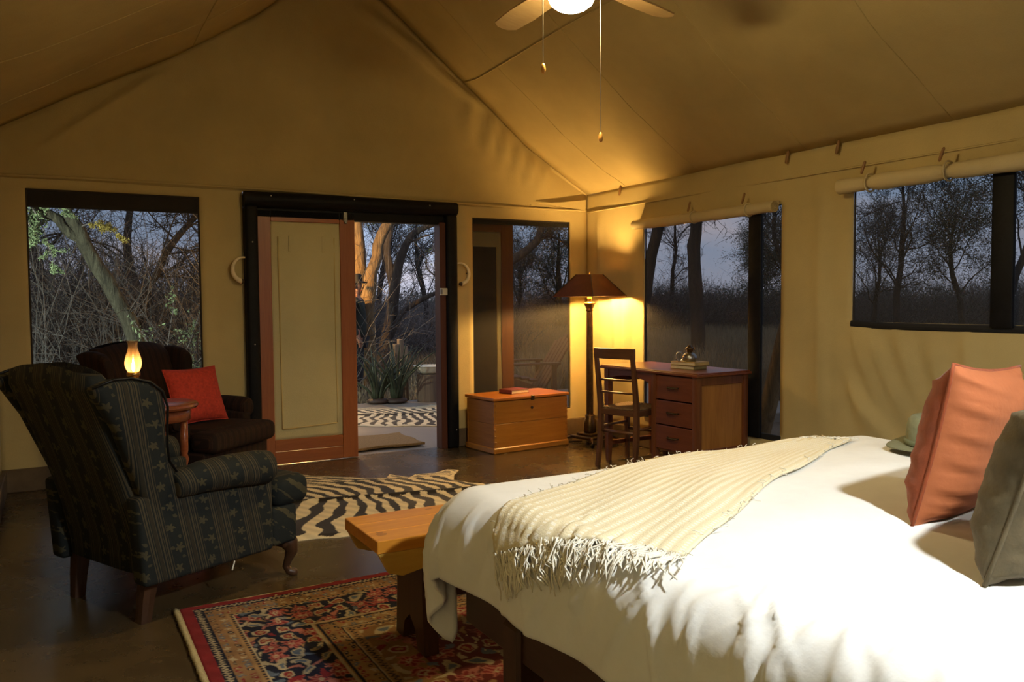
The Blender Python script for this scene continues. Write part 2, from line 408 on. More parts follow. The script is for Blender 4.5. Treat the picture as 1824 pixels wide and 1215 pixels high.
# ================================================================== THE ROOM
XL, YR = -4.75, -7.0                      # left wall, rear wall; corner at origin
_d = [0, .668, 1.034, 1.304, 1.957, 2.375]; _z = [2.254, 2.652, 2.955, 3.160, 3.675, 3.98]
_dl = [0, .5, 1.12, 1.75, 2.375]; _zl = [2.40, 2.69, 3.02, 3.43, 3.98]
def zr(x):
    return float(np.interp(-x, _d, _z)) if x > XL/2 else float(np.interp(x-XL, _dl, _zl))
def hash1(i): return (math.sin(i*127.1+3.7)*43758.5453) % 1
def wob(a, z):                              # gentle canvas unevenness
    return (.006*math.sin(a*2.3+1.1*math.sin(z*2.1))+.004*math.sin(a*5.1+z*1.3+2)+.0025*math.sin(z*7+a*3.3))
def fold(a, z, a0, z0, a1, z1, w, amp):     # one soft crease from (a0,z0) to (a1,z1)
    dx, dz = a1-a0, z1-z0; L = math.hypot(dx, dz); t = ((a-a0)*dx+(z-z0)*dz)/L; s = ((a-a0)*dz-(z-z0)*dx)/L
    if t < -.1 or t > L+.1: return 0
    e = max(0, min(1, (t+.1)/.15))*max(0, min(1, (L+.1-t)/.25)); return amp*e*math.exp(-(s/w)**2)
def wall_grid(a0, a1, z0, z1, holes, st=.045):
    A = set(frange(a0, a1, st)); Z = set(frange(z0, z1, st))
    for h in holes: A |= {h[0], h[1]}; Z |= {h[2], h[3]}
    A = sorted(A); Z = sorted(Z)
    A = [a for i, a in enumerate(A) if i == 0 or a-A[i-1] > 1e-4]; Z = [a for i, a in enumerate(Z) if i == 0 or a-Z[i-1] > 1e-4]
    F = []; n = len(Z)
    for i in range(len(A)-1):
        for j in range(n-1):
            a, z = (A[i]+A[i+1])/2, (Z[j]+Z[j+1])/2
            if not any(h[0] < a < h[1] and h[2] < z < h[3] for h in holes): F.append((i*n+j, (i+1)*n+j, (i+1)*n+j+1, i*n+j+1))
    return A, Z, F
def near_hole(a, z, holes):
    d = 9
    for h in holes:
        dx = max(h[0]-a, 0, a-h[1]); dz = max(h[2]-z, 0, z-h[3]); d = min(d, math.hypot(dx, dz))
    return min(1, d/.12)
ZE = 2.13                                    # where the wall canvas is tied under the gable
DW = (-3.14, -1.385, .0, 2.10)
W1 = (-4.55, -3.448, .34, 2.045); W2 = (-1.205, -.192, .25, 1.99)
WA = (-2.372, -.866, .30, 1.92); WB = (-4.75, -2.952, 1.117, 1.96)
def disp_back(x, z):
    d = wob(x, z)
    for (q) in ((-.9, 2.10, -.78, 1.99), (-.6, 2.11, -.5, 1.99), (-.35, 2.12, -.22, 1.99), (-1.3, 2.1, -1.27, 1.4), (-.1, 2.1, -.12, .9), (-3.3, 2.05, -3.27, .9)):
        d += fold(x, z, *q, .022, .020)
    return d
def disp_right(y, z):
    d = wob(y, z)
    for q in ((-2.97, 1.06, -3.16, .62), (-3.06, 1.06, -3.32, .58), (-3.28, 1.05, -3.40, .7), (-3.5, .95, -3.58, .66), (-2.96, .72, -3.1, .4), (-3.05, .6, -3.25, .35),
              (-.2, 2.0, -.24, 1.1), (-.45, 1.3, -.5, .4), (-.62, 1.2, -.58, .5), (-2.7, 2.0, -2.72, .5), (-3.7, 1.05, -3.74, .4)):
        d += fold(y, z, *q, .030, .034)
    for k in range(24): d += fold(y, z, -.15-.27*k, 2.24, -.20-.27*k, 2.10, .03, .007*hash1(k))
    return d
def make_wall(name, along, fixed, a0, a1, z0, z1, holes, disp, sign, label, mat='canvas'):
    A, Z, F = wall_grid(a0, a1, z0, z1, holes); V = []
    for a in A:
        for z in Z:
            d = disp(a, z)*near_hole(a, z, holes)*sign*sstep(0, .1, min(a-a0, a1-a))
            V.append((a, fixed+d, z) if along == 'x' else (fixed+d, a, z))
    o = np_mesh(name, V, F, M[mat], smooth=True); m = o.modifiers.new('thickness', 'SOLIDIFY'); m.thickness = .006; m.offset = 0
    return struct(o, label, 'wall')
wb = make_wall('wall_back', 'x', 0, XL-.01, .01, .15, ZE, [DW, W1, W2], disp_back, -1, 'khaki canvas back wall with the doorway and two net windows')
def gable_disp(x, z):
    d = wob(x, z)*1.2
    for q in ((-.72, 2.62, -.80, 2.36), (-.86, 2.74, -.93, 2.44), (-1.0, 2.86, -1.06, 2.55), (-.58, 2.54, -.66, 2.33), (-.45, 2.47, -.52, 2.30), (-1.7, 3.3, -1.1, 2.95), (-2.2, 3.6, -1.5, 3.25), (-1.2, 3.0, -1.25, 2.7), (-3.7, 2.9, -4.4, 2.35)):
        d += fold(x, z, *q, .034, .034)
    return d
g = MB(); g.grid(lambda x, t: (x, -.008-gable_disp(x, lerp(ZE, zr(x), t))*sstep(0, .12, t)*sstep(0, .1, 1-t), lerp(ZE-.02, zr(x), t)), frange(XL, 0, .05), frange(0, 1, .03))
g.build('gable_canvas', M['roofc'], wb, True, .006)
# tied seam under the gable
g = MB(); g.tube([(x, -.016-.006*math.sin(x*4), ZE-.008+.012*math.sin((x-XL)*1.2)-.006*(x-XL)*.5) for x in frange(XL+.02, -.02, .1)], .011, 8); g.build('hem_roll', M['roofc'], wb, True)
for a, b in ((-1.4, -1.3), (-.62, -.5)): pass
wr = make_wall('wall_right', 'y', 0, YR, .012, .15, 2.262, [WA, WB], disp_right, -1, 'khaki canvas right wall with two roll-up net windows')
g = MB(); g.tube([(-.008, y, 2.085) for y in frange(YR+.02, -.02, .1)], .006, 6); g.build('stitched_seam', M['canvas'], wr, True)
g = MB(); g.tube([(-.012, y, .262) for y in frange(-6.9, -2.4, .1)], .005, 6); g.build('stitched_seam', M['canvas'], wr, True)
# corner pocket: a folded triangle of canvas hanging where gable, wall and roof meet
g = MB(); g.prism([(-.55, 2.142), (-.30, 2.165), (-.03, 2.200), (-.035, 2.095), (-.09, 2.108), (-.30, 2.125)], -.034, -.026); g.build('corner_flap', M['canvas'], wb, False)
make_wall('wall_left', 'y', XL, YR, 0, .15, 2.41, [], lambda y, z: wob(y, z), 1, 'khaki canvas left wall')
wre = make_wall('wall_rear', 'x', YR, XL, 0, .15, 2.262, [], lambda y, z: wob(y, z), 1, 'unseen rear wall behind the bed head, dark timber added to cut bounce light', 'partition')
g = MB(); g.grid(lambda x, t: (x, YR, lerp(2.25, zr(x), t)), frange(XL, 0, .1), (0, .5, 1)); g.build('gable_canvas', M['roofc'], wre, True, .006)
# roof
g = MB()
def roof(x, y):
    s = .018*math.sin(y*1.9+x)+.010*math.sin(x*6+y*.7)
    k = sstep(0, .3, min(-x, x-XL))*sstep(0, .25, -y)
    return (x, y, zr(x)+s*k)
g.grid(roof, [XL+(-XL)*t/60 for t in range(61)], frange(0, YR, .12))
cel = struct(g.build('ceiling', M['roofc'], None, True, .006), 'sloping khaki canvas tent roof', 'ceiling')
for i, y in enumerate((-.62, -1.55, -2.58, -3.6, -4.6, -5.6)):
    for sd in (0, 1):
        g = MB(); xs = frange(-.01, -2.36, .1)
        g.tube([((x if sd == 0 else XL-x), y, roof(x if sd == 0 else XL-x, y)[2]-.003) for x in xs], .0045, 5); g.build('roof_seam', M['roofc'], cel, True)
for x in (-1.28, XL+1.28):
    g = MB(); g.tube([(x, y, roof(x, y)[2]-.004) for y in frange(-.02, YR, .12)], .006, 5); g.build('roof_seam', M['roofc'], cel, True)
# floor
g = MB(); g.box2((XL-.05, YR-.05, -.12), (.05, .05, 0), 0); struct(g.build('floor', M['floor']), 'polished brown earth-coloured concrete floor', 'floor')
# plinth
for nm, a, b, lab in (('baseboard_back', (XL, -.035, 0), (DW[0], .03, .155), 'brown plinth under the back wall left of the door'), ('baseboard_back', (DW[1], -.035, 0), (0, .03, .155), 'brown plinth under the back wall by the wooden chest'),
                ('baseboard_right', (-.035, YR, 0), (.03, -.035, .155), 'brown plinth under the right canvas wall'), ('baseboard_left', (XL-.03, YR, 0), (XL+.035, -.035, .155), 'brown plinth under the left canvas wall')):
    g = MB(); g.box2(a, b, .006); struct(g.build(nm, M['concrete_post']), lab, 'baseboard')

# ---------------- windows
def net(name, parent, along, fixed, a0, a1, z0, z1):
    g = MB()
    if along == 'x': g.grid(lambda a, z: (a, fixed+.004*math.sin(a*5)*math.sin(z*3), z), frange(a0, a1, .1), frange(z0, z1, .1))
    else: g.grid(lambda a, z: (fixed+.004*math.sin(a*5)*math.sin(z*3), a, z), frange(a0, a1, .1), frange(z0, z1, .1))
    return g.build(name, M['net'], parent, True)
def edging(parent, along, fixed, h, w=.022, th=.014, mat='gauzeband', bottom=True):
    a0, a1, z0, z1 = h
    for (p0, p1, q0, q1) in ((a0-w*.3, a0+w*.7, z0, z1), (a1-w*.7, a1+w*.3, z0, z1), (a0, a1, z1-w*.7, z1+w*.3))+(((a0, a1, z0-w*.3, z0+w*.7),) if bottom else ()):
        g = MB()
        if along == 'x': g.box2((p0, fixed-th/2, q0), (p1, fixed+th/2, q1), .003)
        else: g.box2((fixed-th/2, p0, q0), (fixed+th/2, p1, q1), .003)
        g.build('net_binding', M[mat], parent)
def win(name, label): return thing(name, label, 'window', kind='structure')
w = win('window_1', 'net window behind the far armchair, left of the door'); net('insect_net', w, 'x', .012, W1[0], W1[1], W1[2], W1[3]); edging(w, 'x', .012, W1, .016)
g = MB(); g.box2((W1[0]-.1, .05, 1.93), (W1[1]+.1, .13, 2.10), .03, seg=3); g.build('rolled_flap', M['gauzeband'], w, True)
w = win('window_2', 'net window above the wooden chest'); net('insect_net', w, 'x', .012, W2[0], W2[1], W2[2], W2[3]); edging(w, 'x', .012, W2, .016)
g = MB(); g.box2((W2[0]-.1, .05, 1.945), (W2[1]+.1, .10, 2.08), .02, seg=3); g.build('rolled_flap', M['gauzeband'], w, True)
w = win('window_3', 'tall net window behind the desk'); net('insect_net', w, 'y', .012, WA[0], WA[1], WA[2], WA[3]); edging(w, 'y', .012, WA, .010, bottom=False)
g = MB(); g.box2((-.008, WA[0]-.01, .262), (.014, WA[1]+.01, .305), .004); g.build('bottom_band', M['velcro'], w)
w = win('window_4', 'wide net window above the bed'); net('insect_net', w, 'y', .012, WB[0], WB[1], WB[2], WB[3]); edging(w, 'y', .012, WB, .010, bottom=False)
g = MB(); g.tube([(-.004, y, 1.095+.010*math.exp(-((y+2.95)/.15)**2)) for y in frange(WB[0]-.01, WB[1]+.005, .08)], .021, 8, squash=(.5, 1, 1)); g.build('bottom_band', M['velcro'], w)
# timber posts outside the right wall
for y, lab in ((-2.15, 'black timber post across the tall window behind the desk'), (-3.90, 'black timber post across the wide window above the bed')):
    g = MB(); g.box2((-.034, y-.06, .27 if y > -3 else 1.10), (-.006, y+.06, 1.93), .008, seg=2); struct(g.build('trim_1', M['black'], None, True), lab, 'post')
# roll-up blinds
def blind(label, ya, yb, z, r, pinch, toggles):
    b = thing('roller_blind', label, 'blind', (-.02-r, ya, z), group='roll-up canvas blinds on the right wall')
    n = 60; pts = [(0, (yb-ya)*i/n, -.004*math.sin(PI*i/n)) for i in range(n+1)]
    rad = []
    for i in range(n+1):
        y = (yb-ya)*i/n+ya; q = r*(1+.05*math.sin(y*9)+.04*math.sin(y*23))
        for p in pinch: q *= 1-.26*math.exp(-((y-p)/.03)**2)
        rad.append(q)
    g = MB(); g.tube(pts, rad, 18); roll = g.build('rolled_canvas', M['blind'], b, False, auto=50)
    # spiral edge of the cloth on the near end
    g = MB(); sp = [((.25+.7*k/40)*r*math.cos(k*.42), (yb-ya)-.002, (.25+.7*k/40)*r*math.sin(k*.42)) for k in range(41)]
    g.tube(sp, .0025, 5); g.build('spiral_edge', M['roofc'], roll, True)
    g = MB(); g.box2((r*.5, 0, r*.3), (r+.012, yb-ya, r*.4+.028), .004); g.build('top_hem', M['blind'], b)
    for t in toggles:
        g = MB(); m = 24; g.tube([((r+.006)*math.cos(2*PI*k/m)*1.0, t-ya, (r+.006)*math.sin(2*PI*k/m)) for k in range(m+1)], .006, 6, False); st = g.build('strap', M['blind'], b, True)
        g = MB(); g.lathe([(.003, -.04), (.008, -.034), (.009, 0), (.008, .034), (.003, .04)], 8, T(-r-.004, t-ya+.01, r+.04) @ RX(.35)); g.build('toggle', M['peg'], st, True)
    return b
blind('short rolled canvas blind with wooden toggles over the tall desk window', -.80, -2.36, 1.900, .040, (), (-1.55, -2.12))
blind('long loosely rolled canvas blind over the wide window by the bed', -2.90, -4.8, 1.965, .048, (-3.12, -3.62), (-3.12, -3.62))
# wooden pegs under the eave of the right wall
for y, lab in ((-.56, 'wooden peg on the right eave nearest the corner'), (-2.44, 'wooden peg on the right eave above the short blind end'), (-2.85, 'wooden peg on the right eave nearest the bed')):
    t = thing('eave_peg', lab, 'peg', (-.03, y, 2.225), group='wooden tie pegs along the right eave')
    g = MB(); g.lathe([(.004, -.045), (.010, -.036), (.011, 0), (.010, .036), (.004, .045)], 8, RX(.25)); g.build('peg', M['peg'], t, True)
    g = MB(); g.tube([(.025, 0, .03), (.0, 0, .012), (.012, 0, 0)], .003, 5); g.build('loop', M['cord'], t, True)

# ---------------- the doorway
d = thing('door_1', 'black timber doorway frame in the back wall', 'door frame', kind='structure')
g = MB(); g.tube([(DW[0]-.0, -.05, 2.045), (-2.3, -.055, 2.05), (DW[1]+.0, -.05, 2.045)], [.058, .056, .058], 14); g.box2((DW[0], -.06, 1.985), (DW[1], .05, 2.06), .01); g.build('lintel', M['black'], d, False, auto=40)
g = MB(); g.box2((DW[0], -.09, 0), (DW[0]+.095, .03, 2.0), .022, seg=2); g.build('post', M['black'], d, True)
g = MB(); g.box2((DW[1]-.10, -.09, 0), (DW[1], .03, 2.0), .022, seg=2); g.build('post', M['black'], d, True)
g = MB(); g.box2((DW[1]-.155, -.055, 0), (DW[1]-.10, .06, 1.93), .004); g.build('jamb', M['jamb'], d)
g = MB(); g.box2((DW[0]+.095, -.0, 0), (DW[0]+.15, .06, 1.93), .004); g.build('jamb', M['jamb'], d)
g = MB(); g.box2((DW[0]+.095, -.03, 1.915), (DW[1]-.10, .07, 1.99), .004); g.build('header', M['black'], d)
for x, z in ((-2.95, 2.07), (-2.3, 2.075), (-1.65, 2.06)):
    g = MB(); g.lathe([(.001, 0), (.006, .001), (.004, .006), (.001, .007)], 8, T(x, -.108, z) @ RX(PI/2)); g.build('nail_head', M['white'], d, True)
for x, z in ((-3.09, 1.72), (-3.09, .95), (-1.42, .16)):
    g = MB(); g.lathe([(.001, 0), (.006, .001), (.004, .006), (.001, .007)], 8, T(x, -.092, z) @ RX(PI/2)); g.build('nail_head', M['white'], d, True)
g = MB(); g.box2((-1.545, -.075, 1.315), (-1.475, -.05, 1.375), .004); lb = g.build('strike_box', M['white'], d)
g = MB(); g.box2((-1.548, -.079, 1.325), (-1.528, -.073, 1.365), .002); g.build('latch_slot', M['pewter'], lb)

def sliding_leaf(name, label, x0, x1, y, z1, lock):
    t = thing(name, label, 'door', (x0, y, .006), kind='structure'); W = x1-x0; H = z1-.006; th = .036
    sl, sr = .10, .125
    for a, b in ((0, sl), (W-sr, W)):
        g = MB(); g.box2((a, -th/2, 0), (b, th/2, H), .004); g.build('stile', M['doorwood'], t)
    g = MB(); g.box2((sl, -th/2, H-.085), (W-sr, th/2, H), .004); g.build('top_rail', M['doorwoodx'], t)
    g = MB(); g.box2((sl, -th/2, .0), (W-sr, th/2, .095), .004); g.build('bottom_rail', M['doorwoodx'], t)
    g = MB(); g.box2((sl, -th/2, .099), (W-sr, th/2, .19), .004); g.build('bottom_rail', M['doorwoodx'], t)
    def pf(u, z):
        return (u, -.004+.004*math.sin(u*7+z*2)*math.sin(z*3.1)-.003*math.sin(z*11+u*4)*.6, z)
    g = MB(); g.grid(pf, frange(sl-.01, W-sr+.01, .03), frange(.185, H-.08, .03)); pn = g.build('canvas_panel', M['inset'], t, True, .005)
    a, b, c, e = sl+.055, W-sr-.045, .27, H-.20
    for p in ([(a, e), (a+.006, c)], [(b, e), (b+.004, c+.02)], [(a+.006, c), ((a+b)/2, c+.004), (b+.004, c+.02)]):
        g = MB(); q = [(p[0][0]+(p[-1][0]-p[0][0])*k/16, -.008+.0015*math.sin(k*1.7), p[0][1]+(p[-1][1]-p[0][1])*k/16) for k in range(17)]
        g.tube(q, .0055, 6); g.build('stitched_edge', M['canvas'], pn, True)
    if lock:
        for xx in (a+.09, b-.09):
            g = MB(); g.box2((xx-.010, -.014, e-.115), (xx+.010, -.006, e+.01), .003); g.build('strap', M['inset'], pn)
        g = MB(); g.box2((W-sr+.03, -th/2-.012, H-.07), (W-sr+.065, -th/2, H+.01), .004); g.box2((W-sr+.038, -th/2-.02, H-.085), (W-sr+.057, -th/2-.01, H-.04), .003); g.build('bolt', M['pewter'], t)
    else:
        g = MB(); g.box2((sl+.05, .006, .32), (W-sr-.05, .012, H-.22), .003); g.build('screen_inset', M['gauzeband'], pn)
        g = MB(); g.box2((sl+.05, -.018, .32), (W-sr-.05, -.010, H-.22), .003); g.build('screen_inset', M['gauzeband'], pn)
    return t
sliding_leaf('door_2', 'closed wood-framed door leaf with cream canvas panel, inside the black frame', -3.04, -2.275, -.012, 1.972, True)
sliding_leaf('door_3', 'wood-framed door leaf slid back outside behind the chest window', -1.46, -.722, .150, 1.97, False)

# ---------------- outside floor and ground
g = MB(); g.box2((-6.5, .05, -.14), (3.4, 3.35, -.002), .01); struct(g.build('porch_floor', M['porch']), 'grey concrete porch floor outside the door', 'porch')
rnd = random.Random(5)
def gh(x, y): return -.12+.05*math.sin(x*.35)*math.cos(y*.3)+.02*math.sin(x*1.3+y)-.03
V, F = [], []; N = 90; xs = np.linspace(-60, 90, N); ys = np.linspace(-40, 110, N)
for x in xs:
    for y in ys: V.append((x, y, gh(x, y)))
for i in range(N-1):
    for j in range(N-1): F.append((i*N+j, (i+1)*N+j, (i+1)*N+j+1, i*N+j+1))
struct(np_mesh('ground', V, F, M['ground'], smooth=True), 'dry bare soil of the bush outside', 'ground')

# ================================================================== FURNITURE
def superloft(g, secs, n=20, p=4.0, M4=None):
    # secs: (cx, cy, cz, hx, hy) rounded-rectangle sections stacked in z
    vs, fs = [], []
    for cx, cy, cz, hx, hy in secs:
        for j in range(n):
            a = 2*PI*j/n; c, s = math.cos(a), math.sin(a)
            vs.append((cx+hx*math.copysign(abs(c)**(2/p), c), cy+hy*math.copysign(abs(s)**(2/p), s), cz))
    k = len(secs)
    for i in range(k-1):
        for j in range(n): fs.append((i*n+j, i*n+(j+1) % n, (i+1)*n+(j+1) % n, (i+1)*n+j))
    fs += [tuple(range(n-1, -1, -1)), tuple((k-1)*n+j for j in range(n))]
    return g.add(vs, fs, M4)
def pillow_face(w, h, t, sg, n=26, crease=0, seed=0, p=4):
    g = MB()
    def fn(u, v):
        x = w/2*u*(1-.075*(1-v*v)); z = h/2*v*(1-.075*(1-u*u))
        b = max(0, (1-abs(u)**p)*(1-abs(v)**p))**.62
        y = sg*t/2*b
        if crease:
            e = b*(1-b)*2.2+.25*b
            y += sg*crease*e*(math.sin(v*19+seed+2.2*math.sin(u*2.5+seed))+.7*math.sin(v*37+u*5+seed*2)+.4*math.sin(v*61+u*9))*(.45+.55*math.exp(-((abs(u)-.8)/.4)**2))
        return (x, y, z)
    us = [math.sin(PI/2*(-1+2*i/n)) for i in range(n+1)]
    g.grid(fn, us, us); return g

def wing_chair(name, label, loc, rz, fx, fy, legm, sc=1.0, piping=True, foot='cabriole'):
    t = thing(name, label, 'armchair', loc, rz); t.scale = (sc, sc, sc)
    # back: raked slab, camel top
    g = MB(); secs = []
    for i in range(15):
        q = i/14; z = .20+.80*q; cx = -.315-.235*max(0, (z-.30))/.75*(.6+.4*q); hw = lerp(.275, .335, q); ht = lerp(.06, .075, q)
        if i == 14: ht *= .55; hw *= .965
        secs.append((cx, 0, z+.0, ht, hw))
    superloft(g, secs, 36, 5)
    for i, v in enumerate(g.v):                                     # camel-back crown
        x, y, z = v
        if z > .8: g.v[i] = (x, y, z+(.045*math.cos(y/.335*PI/2)-.005)*((z-.8)/.2))
    g.build('backrest', fy, t, True)
    # wings
    prof = [(-.60, .965), (-.52, .99), (-.45, .99), (-.38, .97), (-.335, .93), (-.315, .87), (-.31, .79), (-.30, .71), (-.285, .65), (-.25, .60), (-.19, .565), (-.16, .50), (-.36, .44), (-.40, .55), (-.50, .80)]
    for s in (-1, 1):
        g = MB(); n = len(prof)
        y0, y1 = s*.285, s*.365
        def fl(x, z): return s*(.05*sstep(.5, 1.0, z)+.03*sstep(-.45, -.2, x)*sstep(.6, .9, z))
        vs = [(x, y0+fl(x, z), z) for x, z in prof]+[(x, y1+fl(x, z), z) for x, z in prof]
        fs = [tuple(range(n)), tuple(range(2*n-1, n-1, -1))]+[(i, i+n, (i+1) % n+n, (i+1) % n) for i in range(n)]
        g.add(vs, fs); wg = g.build('wing', fx, t, True, bevel=.026)
        if piping:
            e = [p for p in prof[:11]]
            g = MB(); g.tube([(x, y1+fl(x, z)-s*.004, z+.001) for x, z in e], .0055, 6); g.build('piping', M['steel'], wg, True)
        # side panel and rolled arm
        g = MB(); side = [(-.395, .17), (.215, .17), (.215, .52), (-.20, .56), (-.42, .52)]
        g.prism(side, s*.275, s*.365); g.build('side_panel', fx, t, True, bevel=.018)
        g = MB(); pts = [(-.26, s*.355, .545), (-.14, s*.36, .56), (.0, s*.365, .56), (.12, s*.365, .553), (.19, s*.365, .545)]
        g.tube(pts, [.055, .066, .072, .075, .072], 20); a = g.build('arm', fx, t, True, bevel=.014)
        g = MB(); g.lathe([(.002, .006), (.03, .005), (.058, 0), (.062, -.006)], 18, T(.195, s*.365, .545) @ RY(PI/2)); g.build('arm_scroll', fy, a, True)
    g = MB(); g.box2((-.33, -.28, .17), (.25, .28, .345), .02, seg=3); g.box2((.22, -.345, .17), (.365, .345, .345), .02, seg=3); g.build('seat_base', fy, t, True)
    g = MB(); g.box2((-.26, -.285, .335), (.36, .285, .485), .05, seg=5); g.box2((.245, -.35, .337), (.445, .35, .475), .05, seg=5); c = g.build('seat_cushion', fy, t, True)
    for s in (-1, 1):
        g = MB(); superloft(g, [(-.345, s*.255, 0, .024, .024), (-.335, s*.26, .10, .028, .028), (-.32, s*.265, .19, .033, .033)], 8, 8); g.build('leg', legm, t)
        g = MB()
        if foot == 'cabriole':
            g.tube([(.335, s*.285, .19), (.352, s*.30, .15), (.358, s*.305, .115), (.345, s*.295, .075), (.338, s*.288, .045), (.348, s*.296, .022), (.366, s*.31, .014), (.378, s*.318, .013)], [.046, .040, .029, .019, .0165, .018, .020, .012], 12)
            g.box2((.30, s*.25, .14), (.365, s*.325, .19), .015, seg=2)
        else: superloft(g, [(.33, s*.27, 0, .022, .022), (.33, s*.27, .19, .03, .03)], 10, 8)
        g.build('leg', legm, t, True)
    return t
w = wing_chair('wing_armchair', 'dark teal wing armchair with floral stripes, seen from behind on the left', (-3.935, -2.526, 0), math.radians(25.5), M['wing_x'], M['wing_y'], M['darkwoodz'])
g = MB(); g.box2((-.003, -.001, -.02), (.003, .001, .02), .0, T(.0, -.365, .155) @ RY(.35)); g.build('care_tag', M['white'], w)
wing_chair('upholstered_armchair', 'dark brown finely striped armchair under the left window, red cushion on it', (-3.62, -.62, 0), math.radians(-47), M['far_x'], M['far_y'], M['jamb'], .97, False, 'square')
# red cushion in the far chair
def cushion(name, label, loc, rot, w, h, t, mf, mb, crease=.004, zip_=False):
    o = thing(name, label, 'cushion', loc); o.rotation_euler = rot
    pillow_face(w, h, t, 1, 26, crease, 1.3).build('cushion_front', mf, o, True)
    bk = pillow_face(w, h, t, -1, 54, crease*.8, 2.6); bk.build('cushion_back', mb, o, True)
    g = MB(); pts = []; m = 40
    for k in range(m+1):
        a = 4*k/m; s = int(a) % 4; f = a-int(a); u, v = [(-1+2*f, -1), (1, -1+2*f), (1-2*f, 1), (-1, 1-2*f)][s]
        pts.append((w/2*u*(1-.075*(1-v*v)), 0, h/2*v*(1-.075*(1-u*u))))
    g.tube(pts, .0045, 6); g.build('seam', mf, o, True)
    if zip_:
        g = MB(); y = -t*.36
        g.tube([(w*.30, -t*.30, h*.10-h*.34*k/6) for k in range(7)], .004, 6); g.build('zip', mb, o, True)
    return o
cushion('square_cushion', 'bright red woven cushion leaning in the brown armchair', (-3.60, -.66, .655), (math.radians(-20), 0, math.radians(28)), .40, .38, .13, M['redfab'], M['redfab'], .002)

# ---------------- round table and oil lamp
TX, TY = -3.925, -1.36
t = thing('round_table', 'small round red-brown table between the two armchairs', 'table', (TX, TY, 0)); t.scale = (.9, .9, 1.03)
g = MB(); g.lathe([(.0, .645), (.22, .645), (.255, .648), (.265, .66), (.262, .672), (.25, .678), (0, .68)], 40, cap=False); g.build('table_top', M['tablew'], t, False, auto=35)
g = MB(); g.lathe([(.205, .58), (.215, .58), (.215, .646), (.205, .646)], 36, cap=False); g.build('apron', M['tablew'], t, True)
g = MB(); g.lathe([(0, .20), (.20, .20), (.205, .21), (.20, .22), (0, .22)], 30, cap=False); g.build('lower_shelf', M['tablew'], t, False, auto=35)
for k in range(4):
    a = math.radians(-24+90*k); g = MB()
    g.lathe([(.014, 0), (.02, .03), (.016, .09), (.022, .15), (.024, .20), (.024, .25), (.017, .27), (.026, .30), (.017, .33), (.027, .36), (.018, .39), (.024, .41), (.024, .60)], 12, T(.18*math.cos(a), .18*math.sin(a), 0)); g.build('leg', M['tablew'], t, True)
def oil_lamp(x, y, z):
    t = thing('oil_lamp', 'lit oil lamp with glowing glass chimney on the round table', 'oil lamp', (x, y, z))
    g = MB(); g.lathe([(.0, .001), (.055, .001), (.058, .01), (.05, .02), (.03, .035), (.045, .06), (.055, .09), (.05, .12), (.03, .14), (.03, .15), (0, .15)], 24, cap=False); g.build('font', M['brass'], t, True)
    g = MB(); g.lathe([(.028, .15), (.036, .158), (.036, .175), (.03, .18)], 20); g.build('burner', M['brass'], t, True)
    g = MB(); pr = [(.030, .18), (.038, .195), (.045, .215), (.046, .235), (.040, .265), (.030, .295), (.025, .32), (.025, .335), (.029, .348), (.034, .355)]
    g.lathe(pr+[(r-.0025, h) for r, h in reversed(pr)], 28, cap=False); g.build('glass_chimney', M['glass'], t, True)
    g = MB(); g.lathe([(.002, .18), (.008, .195), (.009, .21), (.005, .235), (.001, .26)], 12); g.build('flame', M['flame'], t, True)
oil_lamp(TX-.10, TY+.02, .701)

# ---------------- wooden chest with a book on it
t = thing('storage_chest', 'honey-coloured wooden storage chest with dovetailed corners below the window', 'chest', (-.915, -.265, 0), math.radians(6))
CW, CD, CH = .77, .42, .47
g = MB(); g.box2((-CW/2-.012, -CD/2-.012, .0), (CW/2+.012, CD/2+.012, .05), .008); g.build('plinth', M['chest'], t)
g = MB(); g.box2((-CW/2, -CD/2, .05), (CW/2, -CD/2+.02, .245), .002); g.build('front_board', M['chest'], t)
g = MB(); g.box2((-CW/2, -CD/2, .247), (CW/2, -CD/2+.02, .432), .002); g.build('front_board', M['chest'], t)
g = MB(); g.box2((-CW/2, CD/2-.02, .05), (CW/2, CD/2, .432), .002); g.build('back_board', M['chest'], t)
for s in (-1, 1):
    for z0, z1 in ((.05, .245), (.247, .432)):
        g = MB(); g.box2((s*(CW/2-.02), -CD/2+.02, z0), (s*CW/2, CD/2-.02, z1), .002); g.build('end_board', M['chesty'], t)
    for k in range(7):
        z = .075+k*.052; g = MB(); g.box2((s*(CW/2-.021), -CD/2-.0012, z), (s*CW/2+.0012 if s > 0 else s*CW/2-.0012, -CD/2+.02, z+.024), .001); g.build('dovetail', M['chesty'], t)
g = MB(); g.box2((-CW/2-.014, -CD/2-.014, .438), (CW/2+.014, CD/2+.014, .464), .006, seg=2); g.build('lid', M['chestlid'], t)
g = MB(); g.lathe([(.003, 0), (.013, .001), (.013, .003), (.003, .004)], 14, T(0, -CD/2-.001, .36) @ RX(PI/2)); g.build('lock_plate', M['darkwoodz'], t, True)
g = MB(); g.box2((-.018, -CD/2-.019, .425), (.018, -CD/2-.010, .466), .003); g.build('hasp', M['bronze'], t)
def book(name, label, loc, rz, w, d, h, cov, group=None):
    b = thing(name, label, 'book', loc, rz, group)
    g = MB(); g.box2((-w/2+.006, -d/2+.005, .003), (w/2-.002, d/2-.005, h-.003), .001); g.build('page_block', M['page'], b)
    g = MB(); g.box2((-w/2, -d/2, 0), (w/2, d/2, .0035), .001); g.box2((-w/2, -d/2, h-.0035), (w/2, d/2, h), .001); g.box2((-w/2, -d/2, 0), (-w/2+.004, d/2, h), .001); g.build('cover', M[cov], b)
    return b
book('leather_book', 'dark red leather book lying on the wooden chest', (-.93, -.235, .465), math.radians(14), .21, .16, .034, 'bookred')

